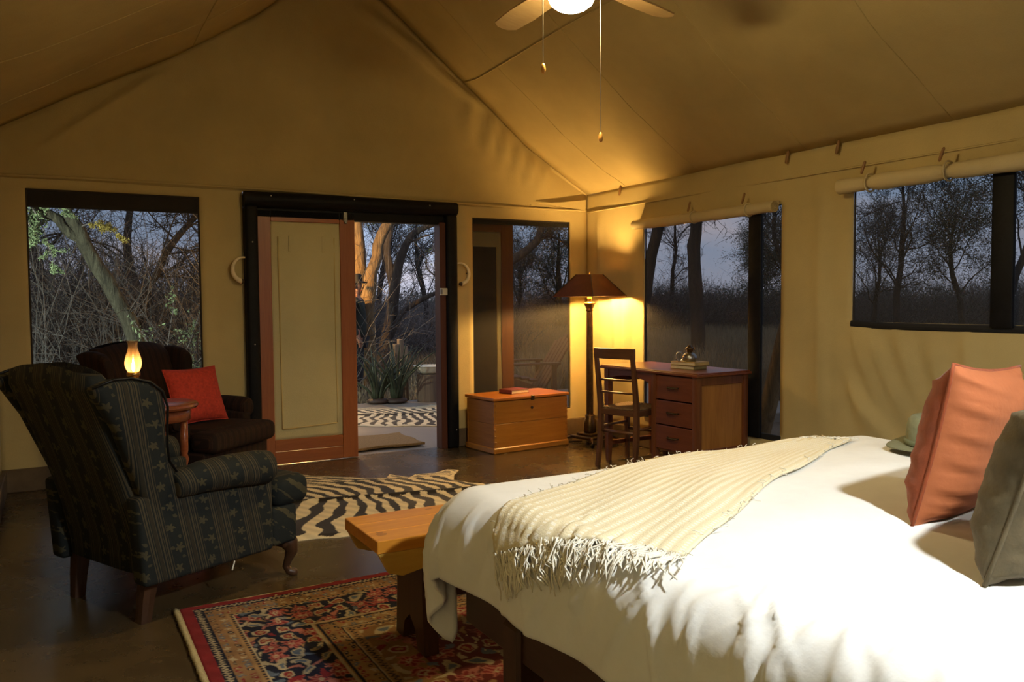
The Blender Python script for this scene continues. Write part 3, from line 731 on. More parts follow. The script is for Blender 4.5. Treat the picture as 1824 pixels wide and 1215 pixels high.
# ---------------- floor lamp
LX, LY = -.315, -.50
t = thing('floor_lamp', 'bronze column floor lamp with copper-brown pyramid shade in the corner', 'floor lamp', (LX, LY, 0), math.radians(15.3))
g = MB(); g.box2((-.13, -.13, .055), (.13, .13, .08), .012, seg=2); g.box2((-.085, -.085, .08), (.085, .085, .10), .01, seg=2); g.build('base', M['bronze'], t)
for sx in (-1, 1):
    for sy in (-1, 1):
        g = MB(); g.tube([(sx*.10, sy*.10, .065), (sx*.145, sy*.145, .062), (sx*.17, sy*.17, .04), (sx*.165, sy*.165, .022)], [.014, .012, .010, .010], 8)
        lg = g.build('leg', M['bronze'], t, True)
        g = MB(); g.lathe([(.004, -.008), (.020, -.006), (.020, .006), (.004, .008)], 12, T(sx*.172, sy*.172, .0205) @ RX(PI/2)); g.build('caster', M['steel'], lg, True)
g = MB(); g.lathe([(.05, .10), (.055, .12), (.055, .21), (.045, .22), (.045, .25), (.036, .26)], 16); g.build('column_foot', M['bronze'], t, True)
g = MB(); n = 24; pr = [(.031, .255), (.030, .7), (.027, 1.17)]
vs, fs = [], []
for r, z in pr:
    for j in range(48):
        q = r*(1-.10*abs(math.sin(j*PI/48*12))); vs.append((q*math.cos(2*PI*j/48), q*math.sin(2*PI*j/48), z))
for i in range(2):
    for j in range(48): fs.append((i*48+j, i*48+(j+1) % 48, (i+1)*48+(j+1) % 48, (i+1)*48+j))
g.add(vs, fs); g.build('fluted_column', M['bronze'], t, True)
g = MB(); g.lathe([(.028, 1.165), (.034, 1.175), (.029, 1.185), (.036, 1.20), (.046, 1.225), (.050, 1.235), (.042, 1.245), (.018, 1.25)], 16); g.build('capital', M['bronze'], t, True)
g = MB(); g.lathe([(.012, 1.25), (.022, 1.265), (.022, 1.285), (.012, 1.30), (.012, 1.35)], 14); g.build('bulb_holder', M['brass'], t, True)
g = MB(); g.lathe([(.01, 1.335), (.026, 1.355), (.032, 1.38), (.024, 1.405), (.006, 1.418)], 16); g.build('bulb', M['bulb'], t, True)
def pyramid(h0, h1, z0, z1, ins, name, mat):
    g = MB(); rr = math.sqrt(2)
    a = [(h0*math.cos(PI/4+k*PI/2)*rr, h0*math.sin(PI/4+k*PI/2)*rr, z0) for k in range(4)]; b = [(h1*math.cos(PI/4+k*PI/2)*rr, h1*math.sin(PI/4+k*PI/2)*rr, z1) for k in range(4)]
    g.add(a+b, [(k, (k+1) % 4, (k+1) % 4+4, k+4) for k in range(4)]); return g.build(name, mat, t, False, .004)
sh = pyramid(.228, .080, 1.295, 1.487, 0, 'shade', M['shade']); pyramid(.222, .076, 1.296, 1.486, 0, 'shade_lining', M['lining'])
for k in range(4):
    a = PI/4+k*PI/2; r2 = math.sqrt(2); g = MB(); g.tube([(.230*r2*math.cos(a), .230*r2*math.sin(a), 1.294), (.082*r2*math.cos(a), .082*r2*math.sin(a), 1.488)], .0045, 6); g.build('shade_rib', M['bronze'], sh, True)
g = MB()
for a in (PI/4, 3*PI/4): g.tube([(.112*math.cos(a), .112*math.sin(a), 1.484), (-.112*math.cos(a), -.112*math.sin(a), 1.484)], .0025, 6)
g.tube([(0, 0, 1.34), (.045, 0, 1.36), (.05, 0, 1.42), (0, 0, 1.484)], .002, 5); g.build('harp', M['brass'], t, True)
g = MB(); g.lathe([(.004, 1.484), (.010, 1.492), (.005, 1.500), (.009, 1.508), (.002, 1.516)], 12); g.build('finial', M['brass'], t, True)
g = MB(); g.tube([(LX-.03, LY+.08, .012), (LX-.12, LY+.16, .007), (LX-.15, LY+.27, .007), (LX-.08, LY+.36, .007), (LX-.10, LY+.44, .007)], .005, 6); tag(g.build('power_cord', M['velcro'], None, True), 'thin dark cord trailing from the floor lamp to the wall', 'cord')

# ---------------- desk
t = thing('writing_desk', 'red-brown pedestal writing desk with three drawers below the tall window', 'desk', (-.345, -1.63, 0), math.radians(3.2))
L2, D2, H = .525, .262, .755
g = MB(); g.box2((-D2-.012, -L2-.012, H-.028), (D2+.006, L2+.012, H-.008), .004); g.box2((-D2-.004, -L2-.004, H-.010), (D2, L2+.004, H), .004); g.build('desk_top', M['desk'], t)
py0, py1 = -L2+.025, -.075           # pedestal range in y (near end)
for x in (-D2+.03, D2-.03):
    for y in (py0+.01, py1, L2-.055):
        g = MB(); superloft(g, [(x, y, 0, .017, .017), (x, y, .17, .024, .024), (x, y, H-.028, .025, .025)], 8, 10); g.build('leg', M['deskz'], t)
g = MB(); g.box2((-D2+.055, py0+.002, .175), (D2-.055, py0+.016, H-.03), .002); g.build('end_panel', M['deskpanel'], t)
for z0, z1 in ((.165, .215), (.665, H-.029)):
    g = MB(); g.box2((-D2+.052, py0-.006, z0), (D2-.052, py0+.02, z1), .003); g.build('end_rail', M['deskz'], t)
g = MB(); g.box2((-D2+.055, py1-.012, .175), (D2-.055, py1+.004, H-.03), .002); g.build('inner_panel', M['deskpanel'], t)
g = MB(); g.box2((D2-.03, py0+.03, .175), (D2-.018, py1-.02, H-.03), .002); g.build('back_panel', M['deskpanel'], t)
g = MB(); g.box2((-D2+.03, py0+.03, .168), (D2-.03, py1-.02, .18), .002); g.build('bottom_panel', M['deskpanel'], t)
for k in range(3):
    z0 = .185+k*.181; g = MB(); g.box2((-D2+.008, py0+.032, z0), (-D2+.03, py1-.022, z0+.172), .004, seg=2); dr = g.build('drawer', M['desk'], t)
    g = MB(); g.box2((-D2+.03, py0+.045, z0+.01), (D2-.06, py1-.035, z0+.15), .002); g.build('drawer_box', M['deskpanel'], dr)
    yc = (py0+py1)/2+.005; zc = z0+.092
    g = MB(); pts = [(-D2+.008, yc-.052, zc), (-D2-.010, yc-.048, zc), (-D2-.016, yc-.03, zc-.002), (-D2-.016, yc+.03, zc-.002), (-D2-.010, yc+.048, zc), (-D2+.008, yc+.052, zc)]
    g.tube(pts, .0055, 8)
    for q in range(-4, 5): g.lathe([(.005, -.004), (.0085, 0), (.005, .004)], 8, T(-D2-.016, yc+q*.009, zc-.002) @ RX(PI/2))
    g.build('drawer_handle', M['bronze'], dr, True)
# kneehole: arched apron and end
ar = [(py1+.02, H-.029), (L2-.03, H-.029)]; arch = []
for k in range(17):
    q = k/16; y = lerp(L2-.03, py1+.02, q); arch.append((y, H-.128+.060*math.sin(PI*q)**.6))
g = MB(); poly = ar+arch; n = len(poly)
vs = [(-D2+.014, y, z) for y, z in poly]+[(-D2+.034, y, z) for y, z in poly]
g.add(vs, [tuple(range(n)), tuple(range(2*n-1, n-1, -1))]+[(i, i+n, (i+1) % n+n, (i+1) % n) for i in range(n)]); g.build('arched_apron', M['desk'], t)
g = MB(); g.box2((-D2+.05, L2-.068, H-.13), (D2-.05, L2-.05, H-.029), .002); g.build('end_rail', M['deskz'], t)
g = MB(); g.box2((-D2+.05, L2-.065, .12), (D2-.05, L2-.045, .155), .003); g.build('end_stretcher', M['deskz'], t)
g = MB(); g.box2((D2-.035, py1+.02, H-.13), (D2-.02, L2-.07, H-.029), .002); g.build('back_rail', M['desk'], t)
DT = .7555
book('stacked_book', 'olive-covered book at the bottom of the pair on the desk', (-.335, -1.80, DT), math.radians(100), .22, .15, .028, 'bookolive', 'books stacked on the desk')
book('stacked_book', 'tan-covered book on top of the other desk book, under the small lamp', (-.335, -1.815, DT+.0285), math.radians(97), .235, .155, .026, 'booktan', 'books stacked on the desk')
t = thing('hand_lamp', 'small pewter hand lamp with a ring handle on the stacked books', 'lamp', (-.335, -1.815, DT+.055), math.radians(150))
g = MB(); g.lathe([(0, 0), (.045, 0), (.052, .006), (.054, .03), (.046, .05), (.028, .062), (.022, .066), (0, .066)], 24, cap=False); g.build('font', M['pewter'], t, True)
g = MB(); g.lathe([(.018, .066), (.024, .072), (.024, .084), (.030, .09), (.030, .098), (.02, .104), (.012, .118), (.004, .122)], 18); g.build('burner', M['bronze'], t, True)
g = MB(); g.tube([(.048+.026-.026*math.cos(a), 0, .035+.034*math.sin(a)) for a in [2*PI*k/20 for k in range(21)]], .0045, 6); g.build('ring_handle', M['pewter'], t, True)
g = MB(); g.lathe([(.002, 0), (.010, .002), (.010, .006), (.002, .008)], 10, T(-.03, 0, .09) @ RY(-PI/2)); g.tube([(-.02, 0, .09), (-.036, 0, .09)], .002, 5); g.build('wick_knob', M['brass'], t, True)

# ---------------- desk chair
t = thing('wooden_chair', 'dark wooden ladder-back chair with a woven seat at the desk', 'chair', (-.545, -1.405, 0), math.radians(17.5))
hw, hd = .165, .185
for s in (-1, 1):
    g = MB(); superloft(g, [(-hd-.03, s*(hw+.005), 0, .017, .015), (-hd, s*hw, .25, .020, .018), (-hd, s*hw, .46, .020, .018), (-hd-.02, s*hw, .62, .018, .016), (-hd-.055, s*hw, .86, .015, .014)], 8, 8); g.build('back_leg', M['chairw'], t)
    g = MB(); superloft(g, [(hd, s*(hw+.012), 0, .014, .014), (hd, s*(hw+.015), .30, .018, .018), (hd, s*(hw+.015), .44, .020, .020)], 8, 8); g.build('front_leg', M['chairw'], t)
    g = MB(); g.tube([(-hd, s*hw, .30), (hd, s*(hw+.013), .30)], .011, 8); g.build('stretcher', M['chairwy'], t, True)
    g = MB(); g.box2((-hd, s*hw-.012, .395), (hd, s*hw+.012, .44), .005); g.build('seat_rail', M['chairwy'], t)
g = MB(); g.tube([(hd, -hw, .24), (hd, hw, .24)], .012, 8); g.build('stretcher', M['chairwy'], t, True)
g = MB(); g.tube([(-hd, -hw, .27), (-hd, hw, .27)], .012, 8); g.build('stretcher', M['chairwy'], t, True)
for x in (-hd, hd):
    g = MB(); g.box2((x-.012, -hw, .395), (x+.012, hw, .44), .005); g.build('seat_rail', M['chairwy'], t)
g = MB(); g.grid(lambda u, v: (u, v*(1+.08*(u+hd)/(2*hd)), .446+.003*math.sin(u*260)*math.sin(v*260)-.010*math.cos(u/hd*PI/2)*math.cos(v/hw*PI/2)), frange(-hd+.005, hd+.01, .008), frange(-hw+.0, hw-.0, .008)); g.build('woven_seat', M['rushseat'], t, True, .012)
g = MB()
def rail(y, z): return (-hd-.058-.018*math.cos(y/hw*PI/2)+.0, y, z)
vs, fs = [], []; m = 12
for k in range(m+1):
    y = lerp(-hw-.022, hw+.022, k/m); x = -hd-.050-.020*math.cos(y/(hw+.022)*PI/2)
    for dx, z in ((-.011, .825), (.011, .825), (.008, .905), (-.014, .905)): vs.append((x+dx, y, z))
for k in range(m):
    for j in range(4): fs.append((k*4+j, k*4+(j+1) % 4, (k+1)*4+(j+1) % 4, (k+1)*4+j))
fs += [(3, 2, 1, 0), (m*4, m*4+1, m*4+2, m*4+3)]
g.add(vs, fs); g.build('crest_rail', M['chairwy'], t, False, bevel=.006)
for z in (.57, .665):
    g = MB(); g.tube([(-hd-.012-.05*(z-.5)-.012*math.cos(y/hw*PI/2), y, z) for y in frange(-hw, hw, .04)], .0085, 8); g.build('back_slat', M['chairwy'], t, True)

# ---------------- rug
def rug():
    x0, x1, y0, y1 = -4.005, -1.25, -4.95, -2.855
    xs = np.concatenate([np.arange(x0, -2.9, .0055), np.arange(-2.9, x1, .02)]); ys = np.concatenate([np.arange(y1, -4.1, -.0055), np.arange(-4.1, y0, -.02)])
    X, Y = np.meshgrid(xs, ys, indexing='ij'); n, m = X.shape
    dl, dr, dt, db = X-x0, xs[-1]-X, y1-Y, Y-ys[-1]
    d = np.minimum(np.minimum(dl, dr), np.minimum(dt, db)); ver = (dl <= dt) & (dl <= db) | (dr <= dt) & (dr <= db)
    s = np.where(ver, Y*1.0, X+.13)
    wx = .006*np.sin(X*61+2*np.sin(Y*37))+.004*np.sin(Y*113+X*29); wy = .006*np.sin(Y*67+2*np.sin(X*41))+.004*np.sin(X*109-Y*31)
    navy, cream, red, pink, tan, blue, brown, gold = [np.array(c) for c in ((.010, .012, .028), (.46, .37, .23), (.24, .022, .025), (.42, .15, .11), (.30, .165, .075), (.12, .15, .19), (.10, .045, .025), (.36, .21, .09))]
    col = np.zeros((n, m, 3)); col[:] = brown
    def put(mask, c): col[mask] = c
    def h(i, j, k): return np.mod(np.sin(i*127.1+j*311.7+k*74.7)*43758.5453, 1)
    put(d < .05, red); put((d >= .05) & (d < .088), navy)
    zig = np.abs(np.mod(s/.020, 1)*2-1)*.018+.060
    put((np.abs(d-zig) < .0065), cream)
    def minor(a, b, base, seed):
        mk = (d >= a) & (d < b); col[mk] = base
        c = .036; i = np.floor(s/c); u = np.mod(s+wx*.7, c)-c/2; nr = max(1, round((b-a)/c)); w = (b-a)/nr; j = np.floor((d-a)/w); v = np.mod(d-a, w)-w/2
        k = h(i, j, seed); r = np.hypot(u, v); th = np.arctan2(v, u)
        pal = [navy, red, brown, cream, blue]
        for q, p in enumerate(pal):
            sel = mk & (k >= q/5) & (k < (q+1)/5); ang = h(i, j, seed+1)*6
            e = np.hypot(u*np.cos(ang)+v*np.sin(ang), (v*np.cos(ang)-u*np.sin(ang))*2.1)
            put(sel & (e < .0145) & (k < .55), p); put(sel & (k >= .55) & (r < .011+.005*np.cos(th*4+ang)), p); put(sel & (r < .004), cream)
        for e in (a, b): put(np.abs(d-e) < .0045, navy)
    minor(.088, .165, tan, 1)
    put((d >= .165) & (d < .19), gold); put((np.abs(d-.178) < .004) & (np.mod(s, .022) < .012), navy); put(np.abs(d-.19) < .004, cream)
    a, b = .192, .435; mk = (d >= a) & (d < b); col[mk] = navy
    def motifs(mk, s, v0, cell, seed, scale):
        for rep, off in ((0, 0), (1, .5)):
            S_, V_ = s/cell+off, v0/cell+off*.9+.1*rep
            i, j = np.floor(S_), np.floor(V_); k = h(i, j, seed+rep*7); k2 = h(i, j, seed+rep*7+3)
            u = (S_-i-.5+(k2-.5)*.25)*cell; v = (V_-j-.5+(k-.5)*.2)*cell; r = np.hypot(u, v); th = np.arctan2(v, u)
            ang = k2*6.28; eu = u*np.cos(ang)+v*np.sin(ang); ev = v*np.cos(ang)-u*np.sin(ang)
            if rep == 0:
                R = scale*(.036+.007*np.cos(th*8)); A = k < .40; B = (k >= .40) & (k < .52)
                put(mk & A & (r < R), pink); put(mk & A & (r < R*.78) & (np.cos(th*8) > -.1), red); put(mk & A & (r < R*.36), cream); put(mk & A & (r < R*.16), red)
                put(mk & B & (r < .028*scale), cream); put(mk & B & (r < .020*scale), red); put(mk & B & (r < .010*scale), gold)
                Cc = k >= .52; e = np.hypot(eu, ev*2.4+18*eu*eu)
                put(mk & Cc & (e < .042*scale), cream); put(mk & Cc & (e < .022*scale), blue)
            else:
                e = np.hypot(eu, ev*2.6-20*eu*eu); c2 = [cream, pink, blue, red, gold]
                for q, p in enumerate(c2): put(mk & (k >= q/5) & (k < (q+1)/5) & (e < scale*(.018+.016*k2)), p)
    motifs(mk, s+wx, d-a-.012+wy, .081, 3, 1.0)
    put(np.abs(d-.437) < .005, cream); put((d >= .442) & (d < .455), gold)
    minor(.455, .53, gold, 9)
    put(np.abs(d-.533) < .004, cream)
    mk = (d >= .536) & (d < .575); col[mk] = gold; zig = np.abs(np.mod(s/.024, 1)*2-1)*.018+.546; put(np.abs(d-zig) < .005, navy)
    mk = d >= .575; col[mk] = np.array((.13, .02, .018)); put((d >= .575) & (d < .70) & (X < -3.0), np.array((.26, .135, .05)))
    motifs(mk, X+wx, Y+wy, .11, 21, 1.25)
    fade = .86+.14*np.sin(X*31+np.sin(Y*23)*2)*np.sin(Y*27); col *= fade[..., None]
    Z = .012+.0012*np.sin(X*90)*np.sin(Y*83)+.002*np.sin(X*5+Y*3); Z[d < .006] = .003
    V = np.stack([X, Y, Z], -1).reshape(-1, 3); I = np.arange(n*m).reshape(n, m)
    F = np.stack([I[:-1, :-1], I[:-1, 1:], I[1:, 1:], I[1:, :-1]], -1).reshape(-1, 4)
    t = thing('persian_rug', 'red and navy Persian rug with floral borders under the bench and bed', 'rug')
    np_mesh('pile', V, F, M['rug'], t, col.reshape(-1, 3))
    g = MB(); g.box2((x0, y0, .001), (xs[-1], y1, .009), .002); g.build('backing', M['rugfringe'], t)
    g = MB(); r = random.Random(3); pts = []
    g.tube([(x0-.008+.002*r.random(), y, .008+.002*r.random()) for y in frange(y1, y0, .015)], [.008+.004*r.random() for _ in frange(y1, y0, .015)], 6); g.build('selvedge', M['rugfringe'], t, True)
rug()

# ---------------- zebra hides
def hide(name, label, poly, spine, z, seed, tuft=None):
    P = np.array(poly); res = .0085; x0, y0 = P.min(0)-.03; x1, y1 = P.max(0)+.03
    xs, ys = np.arange(x0, x1, res), np.arange(y0, y1, res); X, Y = np.meshgrid(xs, ys, indexing='ij'); n, m = X.shape
    def inside(X, Y):
        c = np.zeros(X.shape, bool)
        for i in range(len(P)):
            (ax, ay), (bx, by) = P[i], P[(i+1) % len(P)]
            cr = ((ay > Y) != (by > Y)) & (X < (bx-ax)*(Y-ay)/((by-ay) if by != ay else 1e-9)+ax); c ^= cr
        return c
    cell = inside((X[:-1, :-1]+X[1:, 1:])/2, (Y[:-1, :-1]+Y[1:, 1:])/2)
    I = np.arange(n*m).reshape(n, m); F = np.stack([I[:-1, :-1], I[1:, :-1], I[1:, 1:], I[:-1, 1:]], -1)[cell]
    used = np.unique(F); mp = -np.ones(n*m, int); mp[used] = np.arange(len(used)); F = mp[F]
    x, y = X.ravel()[used], Y.ravel()[used]
    cnt = np.bincount(F.ravel(), minlength=len(used)); bd = np.where(cnt < 4)[0]
    # nearest point on outline
    dist = np.full(len(x), 9.0); nx, ny = x.copy(), y.copy()
    for i in range(len(P)):
        a, b = P[i], P[(i+1) % len(P)]; ab = b-a; tt = np.clip(((x-a[0])*ab[0]+(y-a[1])*ab[1])/(ab@ab), 0, 1)
        qx, qy = a[0]+tt*ab[0], a[1]+tt*ab[1]; dd = np.hypot(x-qx, y-qy); k = dd < dist; dist[k] = dd[k]; nx[k] = qx[k]; ny[k] = qy[k]
    x[bd] = nx[bd]; y[bd] = ny[bd]; dist[bd] = 0
    S0, S1 = np.array(spine[0]), np.array(spine[1]); e = (S1-S0)/np.linalg.norm(S1-S0); L = np.linalg.norm(S1-S0); nn = np.array((-e[1], e[0]))
    s = (x-S0[0])*e[0]+(y-S0[1])*e[1]; t = (x-S0[0])*nn[0]+(y-S0[1])*nn[1]; q = s/L
    wv = .018*np.sin(s*9+t*7+seed)+.014*np.sin(t*16+s*5+seed*2)+.008*np.sin(t*31-s*22)
    rump = np.clip((.42-q)/.5, 0, 1)
    ph = s*(1-.15*rump)+wv+rump*(np.abs(t)*.35+.3*t*t)+np.clip(t, 0, 1)*.55-.10*np.abs(t)*(1-rump)
    per = .112+.035*rump
    st = np.sin(2*PI*ph/per+.9*np.sin(t*13+seed))
    fine = np.sin(2*PI*(t*1.0+s*.25+wv)/.05)
    leg = np.clip((np.where(t > 0, t-.42, -t-.85))/.12, 0, 1)
    v = st*(1-leg)+fine*leg
    dark = v > .02+.18*np.sin(s*5+t*3)
    dark |= (np.abs(t+.010*np.sin(s*18)) < .018+.008*np.sin(s*40))
    dark &= ~((dist < .030+.014*np.sin(s*40+t*33)) & (np.abs(t) > .25))
    black, white = np.array((.014, .009, .006)), np.array((.82, .69, .44))
    col = np.where(dark[:, None], black, white*(.9+.1*np.sin(s*60+t*50))[:, None])
    zz = z+.010*np.clip(dist/.05, 0, 1)+.008*np.clip(np.sin(s*5+seed)*np.sin(t*8), 0, 1)*np.clip(dist/.15, 0, 1)+.018*np.exp(-(t/.03)**2)*np.clip(dist/.2, 0, 1)
    o = thing(name, label, 'animal hide')
    h = np_mesh('hide', np.stack([x, y, zz], -1), F, M['zebra'], o, col, True); md = h.modifiers.new('thickness', 'SOLIDIFY'); md.thickness = .006; md.offset = -1
    if tuft:
        r = random.Random(seed); V, Fa = [], []
        for k in range(260):
            a = r.gauss(0, .4)+tuft[2]; ln = r.uniform(.03, .10); p0 = Vector((tuft[0]+r.gauss(0, .02), tuft[1]+r.gauss(0, .03), z+.01)); p1 = p0+Vector((math.cos(a)*ln, math.sin(a)*ln, r.uniform(.0, .04)))
            w = Vector((-math.sin(a), math.cos(a), 0))*.0022; b = len(V); V += [p0-w, p0+w, p1+w*.4, p1-w*.4]; Fa.append((b, b+1, b+2, b+3))
        tag(np_mesh('mane_tuft', V, Fa, M['boot'], o), kind='stuff')
    return o
hide('zebra_skin', 'zebra skin lying on the concrete floor behind the bench',
     [(-3.42, -2.02), (-3.36, -2.12), (-3.22, -2.13), (-3.12, -2.17), (-3.02, -2.18), (-2.9, -2.24), (-2.72, -2.30), (-2.62, -2.42), (-2.50, -2.46), (-2.46, -2.36), (-2.40, -2.24), (-2.2, -2.14), (-2.02, -2.06), (-1.88, -1.96), (-1.70, -1.84), (-1.52, -1.74), (-1.50, -1.62), (-1.62, -1.52), (-1.80, -1.46), (-1.92, -1.36), (-1.98, -1.22), (-1.90, -1.06), (-1.80, -.93), (-1.86, -.86), (-2.0, -.93), (-2.14, -.90), (-2.22, -.98), (-2.30, -.80), (-2.36, -.90), (-2.46, -.88), (-2.56, -.76), (-2.66, -.66), (-2.80, -.56), (-2.92, -.40), (-3.02, -.36), (-3.10, -.50), (-3.12, -.80), (-3.26, -1.2), (-3.44, -1.7)],
     ((-3.28, -1.30), (-1.60, -1.66)), .004, 1.7, (-1.60, -1.60, .2))
hide('zebra_skin', 'zebra skin lying on the porch floor outside the open door',
     [(-2.2, 1.75), (-1.95, 1.55), (-1.78, 1.60), (-1.55, 1.38), (-1.30, 1.30), (-1.05, 1.12), (-.80, 1.18), (-.55, 1.10), (-.4, 1.35), (-.22, 1.62), (.05, 1.85), (.02, 2.2), (-.20, 2.52), (-.42, 2.72), (-.70, 2.62), (-.95, 2.70), (-1.2, 2.86), (-1.36, 2.98), (-1.52, 2.86), (-1.62, 2.60), (-1.9, 2.5), (-2.15, 2.2)],
     ((-1.95, 2.35), (-.1, 1.65)), .004, 4.1)
g = MB()
def matf(u, v): return (u+.012*math.sin(v*17), v+.012*math.sin(u*15), .022+.0015*math.sin(u*300)*math.sin(v*310)+.004*math.sin(u*6+v*4))
g.grid(matf, frange(-2.30, -1.60, .014), frange(.17, .80, .014)); tag(g.build('door_mat', M['mat'], None, True, .02), 'brown coir mat on the threshold', 'doormat')

# ---------------- bench
t = thing('wooden_bench', 'long orange pine bench at the foot of the bed', 'bench', (-2.52, -3.665, .0155))
for y0, y1 in ((-.175, -.0605), (-.0595, .0595), (.0605, .175)):
    g = MB(); g.box2((-.97, y0, .405), (.97, y1, .45), .0025); g.build('seat_plank', M['bench'], t)
for s in (-1, 1):
    g = MB(); g.prism([(-.965, .404), (-.93, .335), (-.88, .318), (-.82, .330), (-.70, .345), (.70, .345), (.82, .330), (.88, .318), (.93, .335), (.965, .404)], s*.150, s*.172); g.build('apron', M['benchend'], t)
for s in (-1, 1):
    x = s*.76; g = MB(); p = [(-.135, 0), (-.07, 0), (-.05, .07), (0, .11), (.05, .07), (.07, 0), (.135, 0), (.12, .20), (.13, .404), (-.13, .404), (-.12, .20)]
    g.prism(p, -.028, .028, T(x, 0, 0) @ RZ(PI/2)); g.build('trestle_leg', M['darkwoodz'], t)
g = MB(); g.box2((-.76, -.02, .15), (.76, .02, .22), .005); g.build('stretcher', M['darkwoodz'], t)

# ---------------- bed
BX0, BX1, BYF, BYH = -3.385, -1.50, -4.17, -6.32
t = thing('double_bed', 'large dark wooden bed, its rail and leg showing under the white duvet', 'bed', (0, 0, 0))
for x in (BX0+.06, BX1-.06):
    g = MB(); g.box2((x-.03, BYH, .30), (x+.03, BYF-.06, .455), .008); g.build('side_rail', M['darkwood'], t)
    for y in (BYF-.36, BYH+.1):
        g = MB(); g.box2((x-.045, y-.045, .0155), (x+.045, y+.045, .40), .01); g.build('leg', M['darkwoodz'], t)
g = MB(); g.box2((BX0+.09, BYF-.12, .30), (BX1-.09, BYF-.06, .455), .008); g.build('foot_rail', M['darkwood'], t)
g = MB(); g.box2((BX0-.02, BYH-.07, .0), (BX1+.02, BYH-.005, 1.25), .02, seg=2); g.build('headboard', M['darkwood'], t)
g = MB(); g.box2((BX0+.05, BYH, .44), (BX1-.05, BYF-.08, .645), .05, seg=4); g.build('mattress', M['duvet'], t, True)
# duvet draped over the mattress: flat cloth coordinates -> space
RC, ZT = .10, .705
AX0, AX1, AY = BX0+.075, BX1-.075, BYF-.075
def roll_off(r):
    q = RC*PI/2
    if r < q: return RC*math.sin(r/RC), RC*(1-math.cos(r/RC))
    return RC+.015*(r-q), RC+(r-q)
_fr = random.Random(21)
FOLDS = [(-4.35-.062*k+_fr.uniform(-.03, .03), _fr.uniform(.006, .013), _fr.uniform(.004, .016), _fr.uniform(-.5, .6), _fr.uniform(.08, .24)) for k in range(24)]
PUCK = [(-4.75-.042*k+_fr.uniform(-.02, .02), _fr.uniform(.006, .012), _fr.uniform(.003, .009), _fr.uniform(-1.2, 1.2)) for k in range(26)]
def duvet(X, Y, lift=0):
    AX0 = -3.31+.15*max(0, -5.05-Y)
    da = AX0-X if X < AX0 else (X-AX1 if X > AX1 else 0); sx = -1 if X < AX0 else 1; db = max(0, Y-AY)
    cx, cy = min(max(X, AX0), AX1), min(Y, AY)
    r = math.hypot(da, db); out, drop = roll_off(r) if r > 0 else (0, 0)
    ux, uy = (sx*da/r, db/r) if r > 0 else (0, 0)
    z = ZT-drop
    # puffy crown, softer near the edges
    e = min(X-AX0, AX1-X, AY-Y); z += .035*sstep(0, .7, e)+.0+.010*math.sin(X*3.1+1)*math.sin(Y*2.7)*sstep(.0, .4, e)
    # gathers along the hanging side and puckers at the edge
    s = Y if da > db else X
    hang = sstep(.06, .28, r); cor = math.exp(-((X-AX0)**2+(Y-AY)**2)/.10)
    out += hang*.014*math.sin(s*9+1.5*math.sin(s*4))+cor*hang*.05
    if da > 0 and db > 0:
        an = math.atan2(db, da); out += sstep(.04, .25, r)*(.022*math.sin(an*11+.6)+.012*math.sin(an*19+2)); z -= .10*sstep(.15, .42, r)*math.sin(an*2)
    en = -e if r == 0 else r
    if X < -2.8 and da >= db:                       # crisp gathers running down from the mattress edge
        for y0, w_, am, sl, ln in FOLDS:
            q = (Y-y0-sl*(en-.10))/(w_*(1+1.0*max(0, en-.1)))
            if abs(q) < 3: out += am*math.exp(-q*q)*sstep(.03, .13, en)*(1-sstep(ln, ln+.18, en))
        for y0, w_, am, sl in PUCK:
            q = (Y-y0-sl*(en-.02))/w_
            if abs(q) < 3:
                k_ = am*math.exp(-q*q)*math.exp(-((en-.03)/.09)**2); z += k_; out += .6*k_
    z += .0025*math.sin(X*11+2*math.sin(Y*4))*math.sin(Y*9+X*3)*sstep(.0, .2, e)
    k = math.hypot(da, db)
    return Vector((cx+ux*(out+lift), cy+uy*(out+lift), z+lift*(1 if r < .08 else .45)))
g = MB(); HL = .285
g.grid(lambda a, b: tuple(duvet(a, b)), frange(AX0-HL-.02, AX0+.22, .009)[:-1]+frange(AX0+.22, AX1+HL+.02, .022), frange(AY+HL+.03, AY, .0175)[:-1]+frange(AY, -5.95, .010)[:-1]+frange(-5.95, BYH+.02, .03))
dv = g.build('duvet', M['duvet'], None, True, .012); tag(dv, 'rumpled white duvet hanging over the sides of the bed', 'duvet')

# woven throw across the bed foot
P00, P01, P10, P11 = Vector((-3.47, -4.57)), Vector((-3.26, -5.11)), Vector((-1.93, -4.18)), Vector((-1.75, -4.32))
def throw_flat(p, q):                       # p along (0 near, 1 far), q across (0 foot side, 1 head side)
    a = P00.lerp(P10, p); b = P01.lerp(P11, p)
    a = a+Vector((.02, .13))*math.sin(PI*p)+Vector((0, .012*math.sin(p*19))); b = b+Vector((.0, .015))*math.sin(PI*p)+Vector((0, .010*math.sin(p*16+1)))
    return a.lerp(b, q)
def throw3(p, q, lift=.016):
    f = throw_flat(p, q); v = duvet(f.x, f.y, lift); v.z += .0016*math.sin(q*2*PI*17)+.006*math.sin(p*13+q*7)*math.sin(q*9); return v
t = thing('woven_throw', 'cream hand-woven throw with white dotted rows and fringe across the duvet', 'throw')
g = MB(); us, vs_ = frange(0, 1, 1/150), frange(0, 1, 1/66)
n = len(vs_); P = [tuple(throw3(p, q)) for p in us for q in vs_]; uv = [(q*.52, p*2.05) for p in us for q in vs_]
g.add(P, [(i*n+j, (i+1)*n+j, (i+1)*n+j+1, i*n+j+1) for i in range(len(us)-1) for j in range(n-1)], None, uv); g.build('cloth', M['throw'], t, True, .007)
r = random.Random(8); g = MB()
